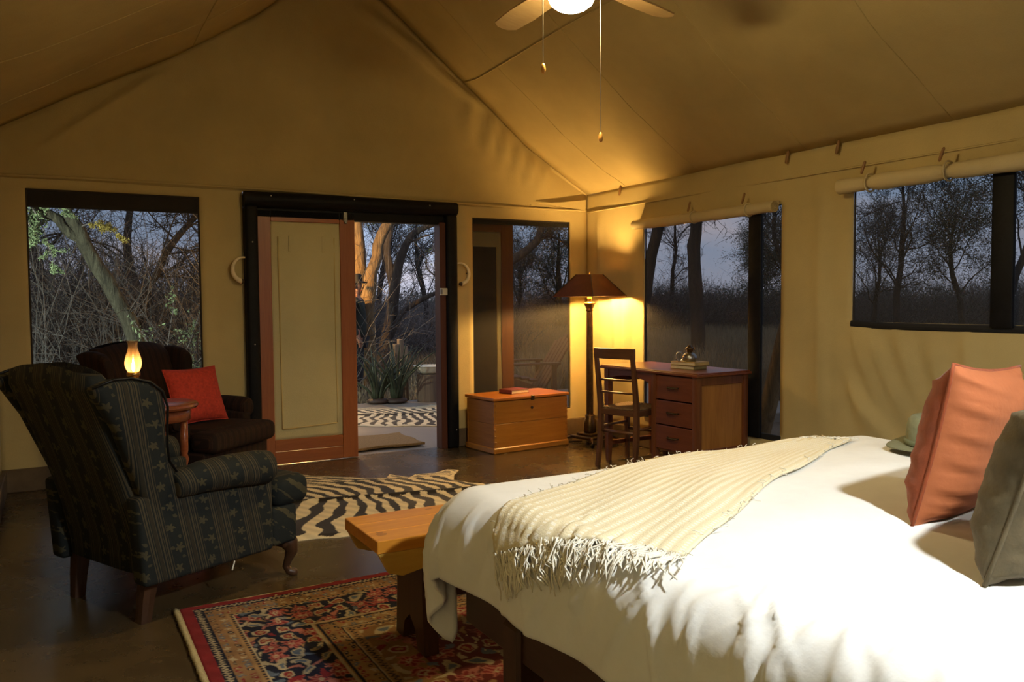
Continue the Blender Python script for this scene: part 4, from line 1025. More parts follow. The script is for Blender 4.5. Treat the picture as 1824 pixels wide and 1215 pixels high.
for k in range(230):
    q = (k+r.random())/230; f0 = throw_flat(0, q); dr = (throw_flat(0, q)-throw_flat(.05, q)).normalized(); ln = r.uniform(.06, .12); a = r.gauss(0, .35)
    dr = Vector((dr.x*math.cos(a)-dr.y*math.sin(a), dr.x*math.sin(a)+dr.y*math.cos(a))); pts = []
    for i in range(6):
        f = f0+dr*ln*i/5+Vector((r.gauss(0, .004), r.gauss(0, .004))); pts.append(duvet(f.x, f.y, .017+r.uniform(0, .006)))
    g.tube(pts, [.0018, .002, .002, .0022, .0024, .0014], 5)
for k in range(90):
    q = r.random(); p = 1; f0 = throw_flat(1, q); dr = (throw_flat(1, q)-throw_flat(.95, q)).normalized(); ln = r.uniform(.02, .06); a = r.gauss(0, .5)
    dr = Vector((dr.x*math.cos(a)-dr.y*math.sin(a), dr.x*math.sin(a)+dr.y*math.cos(a)))
    g.tube([duvet(*(f0+dr*ln*i/3), .018+.006*r.random()) for i in range(4)], .0022, 4)
tag(g.build('fringe', M['fringe'], t, True), 'white knotted fringe', kind='stuff')
g = MB()
for k in range(170):
    p = r.random(); q = r.choice((0, 0, 1)); b = throw3(p, q); d = Vector((r.gauss(0, .012), r.gauss(0, .012), r.uniform(.002, .020))); g.tube([b, b+d*.6, b+d+Vector((r.gauss(0, .006), r.gauss(0, .006), -.004))], .0012, 4)
tag(g.build('loose_threads', M['fringe'], t, True), kind='stuff')

# cushions and hat on the bed
cushion('square_cushion', 'rust-orange velvet cushion standing on the bed', (-2.455, -5.225, .915), (math.radians(11), math.radians(4), math.radians(15)), .52, .385, .16, M['velvet'], M['rust'], .0055, True)
cushion('square_cushion', 'dull olive cushion at the right edge, nearest the bed head', (-2.675, -5.535, .90), (math.radians(15), math.radians(2), math.radians(13)), .48, .36, .19, M['olive'], M['olive'], .006)
t = thing('bush_hat', 'green felt bush hat lying on the duvet behind the orange cushion', 'hat', (-1.70, -4.63, .735), math.radians(20)); t.rotation_euler = (math.radians(1), math.radians(-2), math.radians(20))
g = MB(); pr = []
def brim(u, a): 
    r_ = u*(1+.08*math.cos(2*a)); return (r_*math.cos(a)*1.08, r_*math.sin(a)*.95, .006+.012*((u-.09)/.09)**2*math.cos(2*a)*1.0+.004)
vs, fs = [], []; us = [.088, .105, .125, .145, .160, .166]; m = 40
for u in us:
    for k in range(m): vs.append(brim(u, 2*PI*k/m))
for i in range(len(us)-1):
    for k in range(m): fs.append((i*m+k, i*m+(k+1) % m, (i+1)*m+(k+1) % m, (i+1)*m+k))
g.add(vs, fs); g.build('brim', M['felt'], t, True, .004)
g = MB(); vs, fs = [], []; prof = [(.092, .006), (.092, .04), (.090, .08), (.085, .10), (.074, .112), (.055, .108), (.03, .102), (.004, .10)]
for r_, z in prof:
    for k in range(m):
        a = 2*PI*k/m; vs.append((r_*math.cos(a)*1.12, r_*math.sin(a)*.93, z))
for i in range(len(prof)-1):
    for k in range(m): fs.append((i*m+k, i*m+(k+1) % m, (i+1)*m+(k+1) % m, (i+1)*m+k))
fs.append(tuple((len(prof)-1)*m+k for k in range(m)))
g.add(vs, fs); g.build('crown', M['felt'], t, True)
g = MB(); g.tube([(.0935*1.12*math.cos(a), .0935*.93*math.sin(a), .022) for a in [2*PI*k/40 for k in range(41)]], .006, 6, squash=(1, 1, 2.0)); g.build('band', M['hatband'], t, True)

# two pendant reading lamps over the bed head (out of frame)
for x, lab, bm in ((-2.95, 'enamel pendant lamp over the left side of the bed head', 'bulbw'), (-1.85, 'enamel pendant lamp over the right side of the bed head', 'bulbw2')):
    y, z = -6.30, 2.06
    t = thing('pendant_lamp', lab, 'lamp', (x, y, z), group='pendant lamps over the bed head')
    g = MB(); g.lathe([(.022, .15), (.03, .13), (.06, .10), (.11, .05), (.15, .008), (.152, 0), (.148, .0), (.108, .045), (.058, .092), (.02, .125)], 32, cap=False); g.build('shade', M['enamel'], t, True)
    g = MB(); g.lathe([(.008, .12), (.02, .09), (.033, .045), (.033, .02), (.02, .0), (.004, -.008)], 16); g.build('bulb', M[bm], t, True)
    g = MB(); g.tube([(0, 0, .10), (0, 0, zr(x)-z-.03)], .005, 6); g.build('flex', M['velcro'], t, True)

# ---------------- warthog tusks beside the door
def tusk(label, cx, cz, flip):
    t = thing('warthog_tusk', label, 'tusk', (cx, -.05, cz), group='warthog tusks hung beside the door')
    g = MB(); pts, rad = [], []
    for k in range(19):
        q = k/18; a = math.radians(lerp(-78, 112, q)); R = .084
        x = -R*math.cos(a); z = R*math.sin(a)*1.08
        pts.append((x*flip, -.012*math.sin(q*PI), z)); rad.append(lerp(.0185, .005, q**1.3))
    g.tube(pts, rad, 12); b = g.build('tusk', M['ivory'], t, True)
    g = MB(); p = pts[4]; g.tube([(pts[0][0]+.02*flip, 0, pts[0][2]), (pts[0][0], 0, pts[0][2])], [.012, .020], 12); g.build('root_cap', M['boot'], b, True)
    g = MB(); g.tube([(-.084*flip, .045, .004), (-.084*flip, .0, .004)], .004, 6); g.build('hook', M['steel'], t, True)
tusk('ivory warthog tusk hung left of the door frame', -3.150, 1.515, 1)
tusk('ivory warthog tusk hung right of the door frame', -1.355, 1.500, -1)

# ---------------- ceiling fan
FX, FY = -2.38, -3.35
t = thing('ceiling_fan', 'ceiling fan with a glowing round light and two pull cords', 'ceiling fan', (FX, FY, 2.56))
g = MB(); g.lathe([(.0, -.026), (.035, -.022), (.066, -.010), (.092, .010), (.104, .036), (.10, .06), (.08, .075), (0, .075)], 32, cap=False); gl = g.build('light_globe', M['glow'], t, True); 
g = MB(); g.lathe([(.106, .040), (.116, .045), (.115, .07), (.10, .10), (.07, .12), (.06, .14)], 28); g.build('light_fitter', M['brass'], t, True)
g = MB(); g.lathe([(.06, .14), (.105, .15), (.115, .18), (.115, .24), (.09, .27), (.03, .285)], 28); g.build('motor', M['brass'], t, True)
g = MB(); g.tube([(0, 0, .28), (0, 0, zr(FX)-2.56-.02)], .014, 10); g.build('down_rod', M['brass'], t, True)
g = MB(); g.lathe([(.07, zr(FX)-2.56-.02), (.07, zr(FX)-2.56-.05), (.02, zr(FX)-2.56-.10)], 20); g.build('canopy', M['brass'], t, True)
for k in range(5):
    a = math.radians(88+72*k); R4 = RZ(a) @ RX(math.radians(10))
    g = MB(); pts = []
    out = [(.17, -.045), (.30, -.062), (.50, -.070), (.68, -.062), (.715, -.03), (.72, 0), (.715, .03), (.68, .062), (.50, .070), (.30, .062), (.17, .045)]
    n = len(out); g.add([(x, y, .118) for x, y in out]+[(x, y, .126) for x, y in out], [tuple(range(n)), tuple(range(2*n-1, n-1, -1))]+[(i, i+n, (i+1) % n+n, (i+1) % n) for i in range(n)], R4); bl = g.build('blade', M['fanblade'], t)
    g = MB(); g.box2((.09, -.018, .128), (.24, .018, .134), .003, R4); g.build('blade_bracket', M['brass'], bl)
for (dx, dy, z1, z2) in ((-.148, .0, .10, -.268), (.155, .0, .10, -.535)):
    g = MB(); g.tube([(dx*.6, dy, .09), (dx, dy, .085), (dx, dy, z2)], .0024, 6); c = g.build('pull_cord', M['cord'], t, True)
    g = MB(); g.lathe([(.003, -.045), (.009, -.038), (.011, -.025), (.008, -.008), (.004, .0)], 10, T(dx, dy, z2)); g.build('pull_knob', M['pullknob'], c, True)

# ================================================================== OUTSIDE
def tubes_np(P, R, n=3):                      # P (N,K,3) polylines, R (N,K) radii -> verts, quads
    N, K, _ = P.shape; Tn = np.gradient(P, axis=1); Tn /= np.linalg.norm(Tn, axis=2, keepdims=True)+1e-9
    ref = np.where(np.abs(Tn[..., 2:3]) < .85, np.array([0, 0, 1.]), np.array([1., 0, 0]))
    ref = np.broadcast_to(ref[:, :1], Tn.shape)
    A = np.cross(Tn, ref); A /= np.linalg.norm(A, axis=2, keepdims=True)+1e-9; B = np.cross(Tn, A)
    ang = np.arange(n)*2*PI/n
    V = P[:, :, None]+R[:, :, None, None]*(A[:, :, None]*np.cos(ang)[None, None, :, None]+B[:, :, None]*np.sin(ang)[None, None, :, None])
    I = np.arange(N*K*n).reshape(N, K, n); J = np.roll(I, -1, 2)
    F = np.stack([I[:, :-1], J[:, :-1], J[:, 1:], I[:, 1:]], -1).reshape(-1, 4)
    return V.reshape(-1, 3), F
def resample(pts, K):
    p = np.array(pts, float); t = np.linspace(0, len(p)-1, K); i = np.minimum(t.astype(int), len(p)-2); f = (t-i)[:, None]
    p0 = p[np.maximum(i-1, 0)]; p1 = p[i]; p2 = p[i+1]; p3 = p[np.minimum(i+2, len(p)-1)]
    return .5*((2*p1)+(-p0+p2)*f+(2*p0-5*p1+4*p2-p3)*f*f+(-p0+3*p1-3*p2+p3)*f**3)
def spawn(P, m, lo, hi, ln, spread, up, K, rng, wig=.25):
    N, K0, _ = P.shape; idx = np.repeat(np.arange(N), m); t = rng.uniform(lo, hi, N*m)*(K0-1.001); i = t.astype(int); f = (t-i)[:, None]
    base = P[idx, i]*(1-f)+P[idx, i+1]*f; d = P[idx, i+1]-P[idx, i]; d /= np.linalg.norm(d, axis=1, keepdims=True)+1e-9
    d = d+rng.normal(0, spread, d.shape)+np.array([0, 0, up]); d /= np.linalg.norm(d, axis=1, keepdims=True)
    L = ln*rng.uniform(.55, 1.25, N*m); out = np.empty((N*m, K, 3)); out[:, 0] = base; cur = d
    for k in range(1, K):
        cur = cur+rng.normal(0, wig, d.shape)+np.array([0, 0, up*.25]); cur /= np.linalg.norm(cur, axis=1, keepdims=True)
        out[:, k] = out[:, k-1]+cur*(L/(K-1))[:, None]
    return out, t/(K0-1)
def taper(N, K, r0, r1): return np.linspace(1, 0, K)[None]*(r0-r1)+r1+np.zeros((N, 1))
def leaves(P, per, size, jit, rng, aspect=2.2):
    N, K, _ = P.shape; idx = rng.integers(0, N, N*per); t = rng.uniform(.25, 1, N*per)*(K-1.001); i = t.astype(int); f = (t-i)[:, None]
    c = P[idx, i]*(1-f)+P[idx, i+1]*f+rng.normal(0, jit, (N*per, 3))
    a = rng.normal(0, 1, (N*per, 3)); a /= np.linalg.norm(a, axis=1, keepdims=True); b = np.cross(a, rng.normal(0, 1, (N*per, 3))); b /= np.linalg.norm(b, axis=1, keepdims=True)+1e-9
    s = size*rng.uniform(.6, 1.3, (N*per, 1)); a = a*s*aspect/2; b = b*s/2
    V = np.stack([c-a, c+b, c+a, c-b], 1).reshape(-1, 3); F = np.arange(len(V)).reshape(-1, 4); return V, F
def tree(name, label, cat, trunks, bark, seed, L1=(9, .35, 1, 1.3, .5, .25), L2=(8, .2, 1, .6, .6, .1), L3=(6, .1, 1, .3, .7, 0), leaf=None, twigm=None, group=None, sides=10):
    rng = np.random.default_rng(seed); base = Vector(trunks[0][0][0])
    o = thing(name, label, cat, tuple(base), group=group); B = np.array(base)
    P = np.stack([resample(t[0], 14) for t in trunks])-B
    P[:, 1:-1] += rng.normal(0, .012, P[:, 1:-1].shape)
    R = np.stack([np.interp(np.linspace(0, 1, 14), np.linspace(0, 1, len(t[1])), t[1]) for t in trunks])
    V, F = tubes_np(P, R*(1+rng.normal(0, .05, R.shape)), sides); np_mesh('trunk', V, F, M[bark], o, smooth=True)
    r0 = R[:, -1].max()
    A, ta = spawn(P, *L1[:4], L1[4], L1[5], 7, rng); ra = np.interp(ta, np.linspace(0, 1, 14), R[0])*.30
    V1, F1 = tubes_np(A, np.linspace(1, .35, 7)[None]*ra[:, None], 5)
    B2, tb = spawn(A, *L2[:4], L2[4], L2[5], 6, rng, .35); V2, F2 = tubes_np(B2, taper(len(B2), 6, max(.006, r0*.16), .003), 3)
    np_mesh('branches', np.concatenate([V1, V2]), np.concatenate([F1, F2+len(V1)]) if F1.shape[1] == F2.shape[1] else F1, M[bark], o)
    if L3:
        C3, tc = spawn(B2, *L3[:4], L3[4], L3[5], 4, rng, .3); V3, F3 = tubes_np(C3, taper(len(C3), 4, .0055, .002), 3)
        tag(np_mesh('twigs', V3, F3, M[twigm or bark], o), kind='stuff')
    else: C3 = B2
    if leaf:
        V4, F4 = leaves(C3, leaf[1], leaf[2], leaf[3], rng); tag(np_mesh('foliage', V4, F4, M[leaf[0]], o), kind='stuff')
    return o
G = -.14
# trees seen through the open door
tree('thorn_tree', 'pale ridged trunk of the leftmost tree in the open doorway', 'tree', [([(-.36, 5.6, G), (-.33, 5.6, 1.07), (-.33, 5.6, 1.84), (-.34, 5.6, 2.47), (-.42, 5.6, 3.7), (-.5, 5.7, 5.0)], [.12, .105, .095, .09, .075, .04])], 'barkpale', 11,
     (6, .7, 1, 1.4, .7, .2), (7, .2, 1, .8, .6, .1), (5, .1, 1, .32, .7, 0), ('leafgrey', 2, .022, .04))
tree('thorn_tree', 'yellow-barked forked tree lit from the side in the open doorway', 'tree',
     [([(-.24, 5.4, G), (-.30, 5.4, .73), (-.27, 5.4, 1.41), (-.15, 5.4, 1.83), (-.08, 5.4, 2.17), (.08, 5.4, 2.47), (.40, 5.45, 3.05), (.7, 5.5, 3.8)], [.145, .115, .11, .088, .075, .075, .06, .04]),
      ([(.06, 5.4, 2.42), (.30, 5.4, 2.58), (.55, 5.4, 2.63), (1.09, 5.42, 2.72), (1.7, 5.5, 2.6)], [.05, .045, .04, .035, .025])], 'barkpale', 12,
     (5, .65, 1, 1.3, .8, .2), (6, .2, 1, .8, .7, .05), (6, .1, 1, .30, .8, 0), ('leafgrey', 3, .022, .05))
tree('thorn_tree', 'dark branching tree behind the yellow-barked one in the doorway', 'tree',
     [([(.20, 6.4, G), (.40, 6.4, .68), (.54, 6.4, 1.42), (.68, 6.4, 2.07), (.98, 6.4, 2.45), (1.55, 6.4, 2.67), (2.4, 6.4, 2.9)], [.125, .105, .09, .07, .055, .042, .03]),
      ([(.38, 6.35, .60), (.63, 6.25, 1.09), (1.03, 6.2, 1.32), (1.5, 6.2, 1.56), (2.1, 6.2, 1.95)], [.055, .046, .04, .034, .02]),
      ([(.54, 6.42, 1.35), (.47, 6.5, 2.07), (.51, 6.5, 2.63), (.58, 6.5, 3.28), (.7, 6.6, 4.2)], [.08, .07, .065, .055, .03])], 'bark', 13,
     (5, .55, 1, 1.2, .8, .15), (6, .2, 1, .8, .7, 0), (7, .1, 1, .34, .8, -.03), ('leafdark', 2, .022, .05))
tree('thorn_tree', 'bare orange branch reaching across the chest window', 'tree',
     [([(1.2, 5.5, G), (1.35, 5.45, .8), (1.68, 5.4, 1.55), (2.25, 5.4, 1.94), (2.63, 5.4, 2.15), (2.80, 5.4, 2.49), (2.91, 5.4, 2.85), (3.0, 5.4, 3.4)], [.11, .10, .085, .075, .065, .055, .05, .03]),
      ([(2.38, 5.4, 2.0), (2.69, 5.4, 2.28), (3.02, 5.4, 2.33), (3.33, 5.4, 2.17), (3.6, 5.4, 1.9)], [.03, .028, .024, .018, .01])], 'bark', 14,
     (5, .6, 1, .6, .8, -.1), (6, .2, 1, .4, .7, -.2), (4, .1, 1, .2, .8, -.1))
# trees seen through the left window
tree('thorn_tree', 'leaning floodlit trunk with pale drooping foliage in the left window', 'tree',
     [([(-3.22, 4.0, G), (-3.31, 4.0, .07), (-3.564, 4.0, .81), (-3.785, 4.0, 1.33), (-3.92, 4.0, 1.59), (-4.08, 4.0, 1.97), (-4.21, 4.0, 2.24), (-4.23, 4.0, 2.58), (-4.2, 4.0, 3.2)], [.11, .105, .095, .088, .085, .08, .065, .06, .04]),
      ([(-4.06, 4.0, 1.93), (-4.30, 4.0, 2.15), (-4.48, 3.95, 2.29), (-4.70, 3.9, 2.5), (-5.1, 3.8, 2.7)], [.06, .05, .045, .04, .02])], 'barkgreen', 15,
     (5, .75, 1, .8, .7, .1), (5, .3, 1, .4, .6, 0), (4, .2, 1, .2, .7, -.1), ('leafpale', 2, .022, .03))
rng = np.random.default_rng(4)
def spray(label, seed, roots, ln, leafm, lsize, per, name='leaf_spray', cat='foliage', twm='twig'):
    rng = np.random.default_rng(seed); o = thing(name, label, cat, roots[0][0])
    B = np.array(roots[0][0]); A = np.stack([resample(r_, 9) for r_ in roots])-B
    V, F = tubes_np(A, taper(len(A), 9, .010, .004), 5); np_mesh('stem', V, F, M[twm], o)
    Q, _ = spawn(A, 16, .15, 1, ln, .6, -.05, 5, rng); V, F = tubes_np(Q, taper(len(Q), 5, .003, .0012), 3); np_mesh('twigs', V, F, M[twm], o)
    V, F = leaves(Q, per, lsize, .012, rng, 2.6); tag(np_mesh('leaves', V, F, M[leafm], o), kind='stuff')
    return o
spray('pale green acacia leaf sprays hanging at the left window edge', 31, [[(-4.75, 3.9, 2.5), (-4.6, 3.85, 2.35), (-4.48, 3.85, 2.1), (-4.42, 3.85, 1.85), (-4.38, 3.85, 1.70)], [(-4.75, 3.9, 2.5), (-4.65, 3.8, 2.3), (-4.6, 3.8, 2.1), (-4.5, 3.8, 2.0)], [(-4.7, 3.9, 2.55), (-4.5, 3.9, 2.45), (-4.4, 3.85, 2.4), (-4.3, 3.85, 2.28)], [(-4.75, 3.9, 2.5), (-4.68, 3.9, 2.2), (-4.62, 3.9, 2.15), (-4.55, 3.9, 2.2)]], .17, 'leafpale', .0135, 80)
spray('yellow leaf frond beside the leaning trunk in the left window', 32, [[(-4.12, 3.95, 2.12), (-4.0, 3.9, 2.16), (-3.85, 3.88, 2.10), (-3.70, 3.86, 2.01)]], .07, 'leafyel', .013, 80)
spray('small pale-leaved bush floodlit at the foot of the left window', 33, [[(-3.3, 3.6, G), (-3.4, 3.6, .5), (-3.5, 3.6, .85), (-3.62, 3.6, 1.05)], [(-3.3, 3.6, G), (-3.3, 3.6, .6), (-3.25, 3.6, 1.0), (-3.2, 3.6, 1.25)], [(-3.3, 3.6, G), (-3.2, 3.6, .5), (-3.05, 3.6, .8), (-2.95, 3.6, 1.1)], [(-3.3, 3.6, G), (-3.15, 3.6, .4), (-2.95, 3.6, .6), (-2.8, 3.6, .75)], [(-3.3, 3.6, G), (-3.42, 3.6, .35), (-3.65, 3.6, .6), (-3.8, 3.6, .78)]], .26, 'leafpale', .018, 12, 'leafy_bush', 'bush')
tree('thorn_tree', 'dark leaning tree at the right of the left window', 'tree', [([(-3.5, 7.0, G), (-3.4, 7.0, .6), (-3.22, 7.0, 1.27), (-3.06, 7.0, 1.6), (-2.85, 7.0, 2.11), (-2.52, 7.0, 2.55), (-2.27, 7.0, 2.9), (-1.9, 7.0, 3.6)], [.08, .07, .062, .056, .052, .045, .04, .025])], 'barkdark', 17,
     (12, .4, 1, 1.3, .7, .1), (9, .2, 1, .8, .7, .0), (8, .1, 1, .35, .8, 0), None)
for i, (x, y, lab) in enumerate(((-4.6, 10.5, 'bare tangled tree far left behind the left window'), (-3.0, 11.5, 'bare tangled tree in the middle behind the left window'), (-1.2, 12.5, 'bare tangled tree at the back of the left window, by its right edge'))):
    tree('bare_tree', lab, 'tree', [([(x, y, G), (x+.1, y, 1.2), (x-.1, y, 2.4), (x+.2, y, 4.2)], [.12, .10, .08, .03])], 'barkdark', 40+i, (12, .2, 1, 1.8, .8, .15), (9, .15, 1, 1.0, .7, .05), (7, .1, 1, .42, .8, 0), ('leafdark', 1, .025, .06), 'twig')
# trees seen through the right windows
tree('thorn_tree', 'dark leaning trunk at the left edge of the desk window', 'tree', [([(4.0, 4.5, G), (4.0, 4.3, .7), (4.0, 4.21, 1.02), (4.0, 4.03, 1.84), (4.0, 3.83, 2.4), (4.0, 3.59, 3.04), (4.0, 3.2, 4.0)], [.12, .11, .10, .095, .09, .08, .05])], 'barkdark', 18, (6, .8, 1, 1.2, .7, .1), (6, .2, 1, .6, .7, 0), (5, .1, 1, .3, .7, 0))
tree('thorn_tree', 'thick upright dark trunk in the middle of the desk window', 'tree', [([(6.0, 5.06, G), (6.0, 5.1, .3), (6.0, 5.17, 1.19), (6.0, 5.25, 2.12), (6.0, 5.17, 2.64), (6.0, 5.1, 3.35), (6.0, 5.0, 4.6)], [.16, .14, .125, .125, .105, .10, .06])], 'barkdark', 19, (7, .72, 1, 1.3, .7, .1), (7, .2, 1, .7, .7, 0), (6, .1, 1, .3, .7, 0))
FT = dict(L1=(18, .30, 1, 1.6, .55, .30), L2=(11, .2, 1, .85, .55, .10), L3=(9, .15, 1, .38, .6, .03), sides=6)
def far_tree(lab, x, y, h, seed, lf, lean=.2, r=.09):
    tree('bush_tree', lab, 'tree', [([(x, y, G), (x+lean*.4, y, h*.3), (x+lean, y-lean, h*.6), (x+lean*1.2, y, h*.95)], [r, r*.8, r*.55, r*.15])], 'barkdark', seed, leaf=lf, twigm='twigfar', **FT)
far_tree('slender bare tree between the two trunks in the desk window', 16, 17.65, 5.6, 51, None, .1, .10)
far_tree('grey-green feathery tree behind the black post of the desk window', 9.4, 5.9, 4.6, 52, ('leafgrey', 4, .016, .06), -.3)
far_tree('low bushy green tree left of the black post in the desk window', 15, 12.6, 3.0, 53, ('leafdark', 12, .022, .10))
far_tree('large spreading bare-branched tree in the middle of the bed window', 14, 6.75, 4.9, 54, ('leafgrey', 2, .016, .06), .1, .11)
far_tree('green-crowned tree right of centre in the bed window', 15.5, 6.0, 3.8, 55, ('leafdark', 10, .022, .10), -.2, .10)
far_tree('tall bare-branched tree at the right edge of the bed window', 10, 1.75, 4.8, 56, ('leafgrey', 2, .014, .06), .3)
far_tree('low dark tree at the left edge of the bed window', 16, 8.9, 3.3, 57, ('leafgrey', 5, .02, .10), .1)
far_tree('rounded green tree in the chest window', 9.9, 16, 3.6, 58, ('leafdark', 16, .022, .12), 0, .14)
far_tree('small grey tree at the left of the chest window view', 8.6, 16.5, 2.6, 59, ('leafgrey', 5, .02, .1), .1, .1)
far_tree('pale feathery tree standing far behind the doorway trees', 2.6, 13, 4.5, 60, ('leafgrey', 3, .016, .08), .2)
far_tree('grey feathery tree at the far right of the doorway view', 4.2, 13.5, 4.2, 61, ('leafgrey', 3, .016, .08), -.2)
# leaning log outside the desk window
g = MB(); g.tube([(.7, -1.42, -.14), (.7, -1.50, .05), (.7, -1.60, .36), (.7, -1.735, .87), (.72, -1.9, 1.5)], [.075, .075, .07, .062, .05], 10); tag(g.build('leaning_log', M['barkpale'], None, True), 'brown log leaning outside the desk window, right of the black post', 'log')
# thicket and grass: nobody could count them
CAM = np.array([-4.413, -6.419])
def sector(rng, n, b0, b1, r0, r1):
    b = np.radians(rng.uniform(b0, b1, n)); r_ = np.sqrt(rng.uniform(r0*r0, r1*r1, n)); return CAM[0]+np.sin(b)*r_, CAM[1]+np.cos(b)*r_
def thicket(label, seed, n, b0, b1, r0, r1, hgt, mat='twigfar', lf=None):
    rng = np.random.default_rng(seed); x, y = sector(rng, n, b0, b1, r0, r1); base = np.stack([x, y, np.full(n, -.15)], 1)
    k = 9; idx = np.repeat(np.arange(n), k); d = rng.normal(0, .45, (n*k, 3)); d[:, 2] = 1; d /= np.linalg.norm(d, axis=1, keepdims=True)
    L = hgt*rng.uniform(.55, 1.15, n*k); P = np.empty((n*k, 6, 3)); P[:, 0] = base[idx]+rng.normal(0, .08, (n*k, 3))*[1, 1, 0]; cur = d
    for j in range(1, 6):
        cur = cur+rng.normal(0, .22, d.shape); cur /= np.linalg.norm(cur, axis=1, keepdims=True); P[:, j] = P[:, j-1]+cur*(L/5)[:, None]
    V1, F1 = tubes_np(P, taper(len(P), 6, .013, .004), 3); Q, _ = spawn(P, 7, .15, 1, hgt*.42, .6, .05, 4, rng, .3); V2, F2 = tubes_np(Q, taper(len(Q), 4, .006, .002), 3)
    vs, fs = [V1, V2], [F1, F2+len(V1)]
    o = tag(np_mesh('thicket', np.concatenate(vs), np.concatenate(fs), M[mat]), label, 'thicket', kind='stuff')
    if lf:
        V, F = leaves(Q, lf[1], lf[2], .06, rng); l = tag(np_mesh('thicket_leaves', V, F, M[lf[0]], o), kind='stuff')
    return o
thicket('tangled grey thornbush outside the left window', 71, 230, -5, 18, 11.5, 21, 2.3, 'twigfar')
thicket('grey thornbush scrub far behind the open door', 72, 150, 17, 30, 17, 28, 1.5, 'twig')
thicket('grey thornbush scrub beyond the grass in the chest window', 73, 120, 30, 42, 25, 38, 1.9, 'twigfar', ('leafgrey', 3, .022))
thicket('dark thornbush scrub beyond the grass in the right windows', 74, 330, 36, 64, 26, 42, 2.0, 'twigfar', ('leafgrey', 3, .022))
thicket('distant line of dark scrub along the horizon', 75, 380, -6, 66, 36, 52, 1.8, 'twigfar', ('leafdark', 5, .05))
def grass(label, seed, n, b0, b1, r0, r1, h):
    rng = np.random.default_rng(seed); x, y = sector(rng, n, b0, b1, r0, r1)
    ok = ~((x > -6.6) & (x < 3.5) & (y < 3.5) & (y > -8)) & ~((x < .4) & (y < .3)); x, y = x[ok], y[ok]; n = len(x)
    p = np.stack([x, y, np.full(n, -.15)], 1); a = rng.uniform(0, 2*PI, n); w = np.stack([np.cos(a), np.sin(a), 0*a], 1)*.008; tip = rng.normal(0, .10, (n, 3)); tip[:, 2] = h*rng.uniform(.5, 1.2, n)
    m1 = p+tip*[.35, .35, .55]; V = np.stack([p-w, p+w, m1+w*.7, m1-w*.7, p+tip+w*.2, p+tip-w*.2], 1).reshape(-1, 3); I = np.arange(n)[:, None]*6
    F = np.concatenate([I+[0, 1, 2, 3], I+[3, 2, 4, 5]]); return tag(np_mesh('dry_grass', V, F, M['grass']), label, 'grass', kind='stuff')
grass('dry pale grass outside the chest window and the desk window', 81, 110000, 30, 66, 7, 30, .55)
grass('dry grass and litter between the trees outside door and left window', 82, 22000, -4, 30, 10, 20, .30)

# porch things
def sansevieria(label, x, y, seed, n):
    r = random.Random(seed); t = thing('spear_plant', label, 'plant', (x, y, 0), group='spear-leaved plants by the basin stand')
    g = MB(); g.lathe([(.0, .0), (.10, .0), (.14, .02), (.12, .05), (.03, .07), (0, .07)], 14, cap=False); g.build('root_mound', M['boot'], t, True)
    for k in range(n):
        a = r.uniform(0, 2*PI); ln = r.uniform(.35, .78); lean = r.uniform(.06, .55); pts, rad = [], []
        for i in range(6):
            q = i/5; pts.append((math.cos(a)*(.05+lean*q*q), math.sin(a)*(.05+lean*q*q), .03+ln*q*(1-.1*lean*q))); rad.append(.017*(1-q**2.2)+.002)
        g = MB(); g.tube(pts, rad, 6, squash=(1, .45, 1)); g.build('leaf', M['sans'], t, True)
sansevieria('dark spear-leaved plant left of the split post', -.70, 3.16, 3, 24); sansevieria('dark spear-leaved plant closest to the door leaf', -.92, 3.24, 4, 18)
t = thing('split_post', 'weathered split timber post behind the spear plants', 'post', (-.53, 3.42, -.14))
for k, (dx, h) in enumerate(((-.07, .86), (-.01, .92), (.05, .83))):
    g = MB(); g.box2((dx-.032, -.05, 0), (dx+.032, .05, h), .014, seg=2); g.build('split_piece', M['outwood'], t, True)
t = thing('basin_stump', 'upright log stump carrying the enamel basin', 'stump', (-.27, 3.12, 0))
g = MB(); vs, fs = [], []
for z in (0, .15, .345):
    for k in range(26):
        a = 2*PI*k/26; q = .155*(1+.04*math.sin(k*2.1)+.03*math.sin(k*5.3+z)); vs.append((q*math.cos(a), q*math.sin(a), z))
for i in range(2):
    for k in range(26): fs.append((i*26+k, i*26+(k+1) % 26, (i+1)*26+(k+1) % 26, (i+1)*26+k))
fs += [tuple(range(25, -1, -1)), tuple(52+k for k in range(26))]; g.add(vs, fs); g.build('log', M['outwood'], t)
g = MB(); pr = [(.10, 0), (.15, .03), (.185, .075), (.205, .098), (.212, .10)]; g.lathe(pr+[(r_-.006, z+.003) for r_, z in reversed(pr)], 32, T(-.27, 3.12, .347), True); tag(g.build('wash_basin', M['enamel'], None, True), 'cream enamel wash basin on the log stump', 'basin')
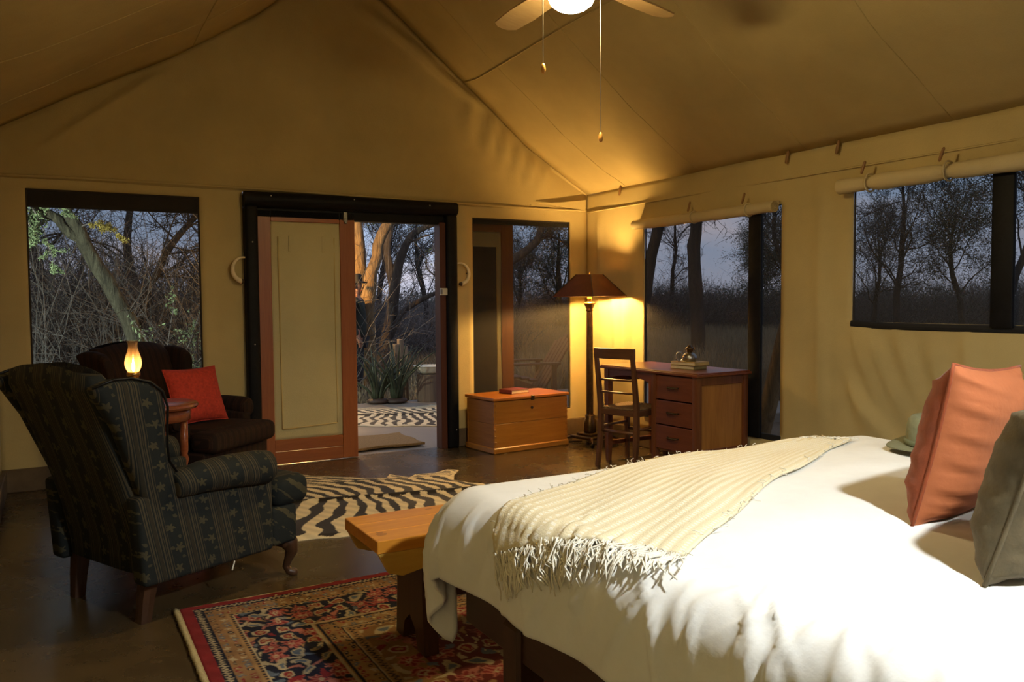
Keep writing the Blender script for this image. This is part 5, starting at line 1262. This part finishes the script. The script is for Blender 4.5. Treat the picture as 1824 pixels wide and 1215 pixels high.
# porch chair
t = thing('porch_chair', 'low wooden porch chair with a slanted slatted back outside the chest window', 'chair', (.56, 2.2, 0), math.radians(168))
for k in range(5):
    y = -.22+.11*k; g = MB(); g.box2((-.012, y-.048, 0), (.012, y+.048, .80-.05*abs(k-2)), .004, T(-.16, 0, .16) @ RY(math.radians(-32))); g.build('back_slat', M['teak'], t)
for k in range(5):
    g = MB(); g.box2((-.10+.1*k, -.27, .30+.02*k), (-.012+.1*k, .27, .322+.02*k), .004); g.build('seat_slat', M['teak'], t)
for s in (-1, 1):
    g = MB(); g.prism([(-.42, 0), (-.34, 0), (.42, .33), (.42, .41), (.36, .41), (-.30, .16)], s*.275-.014, s*.275+.014); g.build('side_rail', M['teak'], t)
    g = MB(); g.box2((.30, s*.30-.03, 0), (.36, s*.30+.03, .50), .004); g.build('front_leg', M['teak'], t)
    g = MB(); g.box2((-.36, s*.33-.055, .50), (.42, s*.33+.055, .525), .005); g.build('armrest', M['teak'], t)
    g = MB(); g.box2((-.33, s*.30-.02, 0), (-.27, s*.30+.02, .50), .004); g.build('rear_leg', M['teak'], t)
# lights outside (both out of sight of the camera)
t = thing('post_lantern', 'lantern on a post lighting the doorway trees from the left', 'lantern', (-1.55, 4.75, G))
g = MB(); g.tube([(0, 0, 0), (0, 0, 1.75)], .03, 8); g.build('post', M['outwood'], t, True)
g = MB(); g.lathe([(.09, 1.75), (.09, 1.77), (.02, 1.775)], 12); g.build('tray', M['steel'], t, True)
g = MB(); g.lathe([(.006, 1.80), (.032, 1.83), (.036, 1.87), (.02, 1.92), (.004, 1.94)], 14); g.build('light_bulb', M['bulbporch'], t, True)
g = MB(); g.lathe([(.11, 1.99), (.06, 2.03), (.01, 2.06)], 12); g.build('cap', M['steel'], t, True)
g = MB()
for k in range(4): g.tube([(.085*math.cos(k*PI/2+.4), .085*math.sin(k*PI/2+.4), 1.76), (.085*math.cos(k*PI/2+.4), .085*math.sin(k*PI/2+.4), 2.01)], .004, 5)
g.build('cage', M['steel'], t)
t = thing('garden_floodlight', 'small floodlight aimed at the leaning tree', 'floodlight', (-5.5, 2.0, G))
g = MB(); g.tube([(0, 0, 0), (0, 0, 1.2)], .02, 8); g.build('stake', M['steel'], t, True)
g = MB(); a4 = T(0, 0, 1.25) @ RZ(math.radians(58)) @ RY(math.radians(80)); g.lathe([(.02, -.07), (.05, -.05), (.065, .02), (.075, .08), (.070, .08), (.06, .02), (.045, -.045), (.0, -.05)], 20, a4, False); g.build('housing', M['steel'], t, True)
g = MB(); g.lathe([(.004, -.03), (.03, -.01), (.034, .02), (.02, .045), (.004, .05)], 14, a4); g.build('light_bulb', M['bulbtree'], t, True)

# ---------------- the person outside the door
def skin_mesh(name, nodes, edges, mat, parent, root=0, sub=2):
    me = bpy.data.meshes.new(name); me.from_pydata([n[0] for n in nodes], edges, []); o = bpy.data.objects.new(name, me); C.objects.link(o); o.parent = parent
    o.modifiers.new('skin', 'SKIN'); m = o.modifiers.new('sub', 'SUBSURF'); m.levels = sub; m.render_levels = sub
    for i, v in enumerate(me.skin_vertices[0].data):
        r_ = nodes[i][1]; v.radius = r_ if isinstance(r_, tuple) else (r_, r_); v.use_root = (i == root)
    me.materials.append(M[mat]); o.modifiers['skin'].use_smooth_shade = True
    return o
def person():
    t = thing('person', 'person in a dark hat and jacket standing outside behind the door leaf', 'person', (-.595, 5.02, G), math.radians(-32))
    # local: +x is the way the person faces, +y left
    nd, ed = [], []
    def nn(p, r_, par=None):
        nd.append((p, r_)); i = len(nd)-1
        if par is not None: ed.append((par, i))
        return i
    pel = nn((0, 0, .93), (.15, .11)); wa = nn((.0, 0, 1.08), (.14, .10), pel); ch = nn((-.01, 0, 1.28), (.155, .11), wa); sh = nn((-.01, 0, 1.42), (.12, .08), ch)
    nk = nn((.0, 0, 1.50), .052, sh); hd = nn((.025, 0, 1.60), (.075, .085), nk); ht = nn((.02, 0, 1.70), (.072, .085), hd); nn((.01, 0, 1.75), (.05, .055), ht)
    for s in (-1, 1):
        a = nn((0, s*.17, 1.41), .058, sh); e = nn((-.02, s*.22, 1.14), .043, a); w = nn((.07, s*.20, .90), .030, e); p = nn((.09, s*.195, .84), (.022, .036), w)
        for k in range(4):
            yy = s*.195-.030+.02*k; f1 = nn((.100+.006*k, yy, .795), .0095, p); f2 = nn((.103+.006*k, yy, .765), .0085, f1); nn((.098+.006*k, yy, .740+.006*abs(k-1.5)), .0075, f2)
        th1 = nn((.125, s*.175, .83), .011, p); nn((.140, s*.172, .795), .009, th1)
        h = nn((0, s*.09, .88), .085, pel); kn = nn((.02, s*.10, .50), .056, h); an = nn((-.01, s*.105, .10), .038, kn); nn((.10, s*.12, .03), (.028, .04), an)
    skin_mesh('body', nd, ed, 'skin', t)
    g = MB(); g.lathe([(.0, -.0), (.010, .0), (.013, .006), (.006, .028), (.003, .034)], 8, T(.100, 0, 1.605) @ RY(-.25)); g.build('nose', M['skin'], t, True)
    for s in (-1, 1):
        g = MB(); g.lathe([(.002, -.009), (.009, -.004), (.009, .004), (.002, .009)], 8, T(.085, s*.032, 1.645) @ RY(PI/2)); g.build('eye', M['steel'], t, True)
        g = MB(); g.lathe([(.004, -.006), (.026, -.003), (.026, .003), (.004, .006)], 10, T(.01, s*.082, 1.62) @ RX(PI/2) @ Matrix.Scale(1.3, 4, (0, 1, 0))); g.build('ear', M['skin'], t, True)
    g = MB(); g.tube([(.088, -.024, 1.563), (.098, 0, 1.562), (.088, .024, 1.563)], .005, 6); g.build('mouth', M['redfab'], t, True)
    g = MB(); g.lathe([(.088, 1.60), (.092, 1.66), (.080, 1.73), (.03, 1.775)], 20, T(-.012, 0, 0)); g.build('hair', M['hair'], t, True)
    j = []; je = []
    def jn(p, r_, par=None):
        j.append((p, r_)); i = len(j)-1
        if par is not None: je.append((par, i))
        return i
    a0 = jn((0, 0, .84), (.185, .145)); a1 = jn((0, 0, 1.08), (.175, .135), a0); a2 = jn((-.01, 0, 1.28), (.185, .14), a1); a3 = jn((-.01, 0, 1.42), (.14, .105), a2); jn((0, 0, 1.49), .075, a3)
    for s in (-1, 1):
        b = jn((0, s*.18, 1.41), .078, a3); e = jn((-.02, s*.235, 1.14), .064, b); jn((.065, s*.208, .91), .048, e)
    skin_mesh('jacket', j, je, 'jacket', t)
    p = []; pe = []
    def pn(q, r_, par=None):
        p.append((q, r_)); i = len(p)-1
        if par is not None: pe.append((par, i))
        return i
    c = pn((0, 0, .92), (.165, .125))
    for s in (-1, 1):
        h = pn((0, s*.095, .82), .105, c); k = pn((.02, s*.105, .50), .078, h); pn((-.01, s*.108, .08), .068, k)
    skin_mesh('trousers', p, pe, 'trouser', t)
    for s in (-1, 1):
        g = MB(); superloft(g, [(.045, s*.115, 0, .125, .048), (.045, s*.115, .03, .125, .048), (.03, s*.113, .07, .10, .045), (-.01, s*.108, .12, .055, .05)], 18, 3); g.build('boot', M['boot'], t, True)
    hatg = thing('hat_group', None, None) if False else None
    g = MB(); g.lathe([(.098, 1.685), (.150, 1.678), (.172, 1.672), (.174, 1.678), (.150, 1.688), (.100, 1.70), (.098, 1.74), (.092, 1.785), (.07, 1.805), (.03, 1.80), (.0, 1.797)], 28, T(.008, 0, 0), False); g.build('hat', M['hatdark'], t, True)
person()
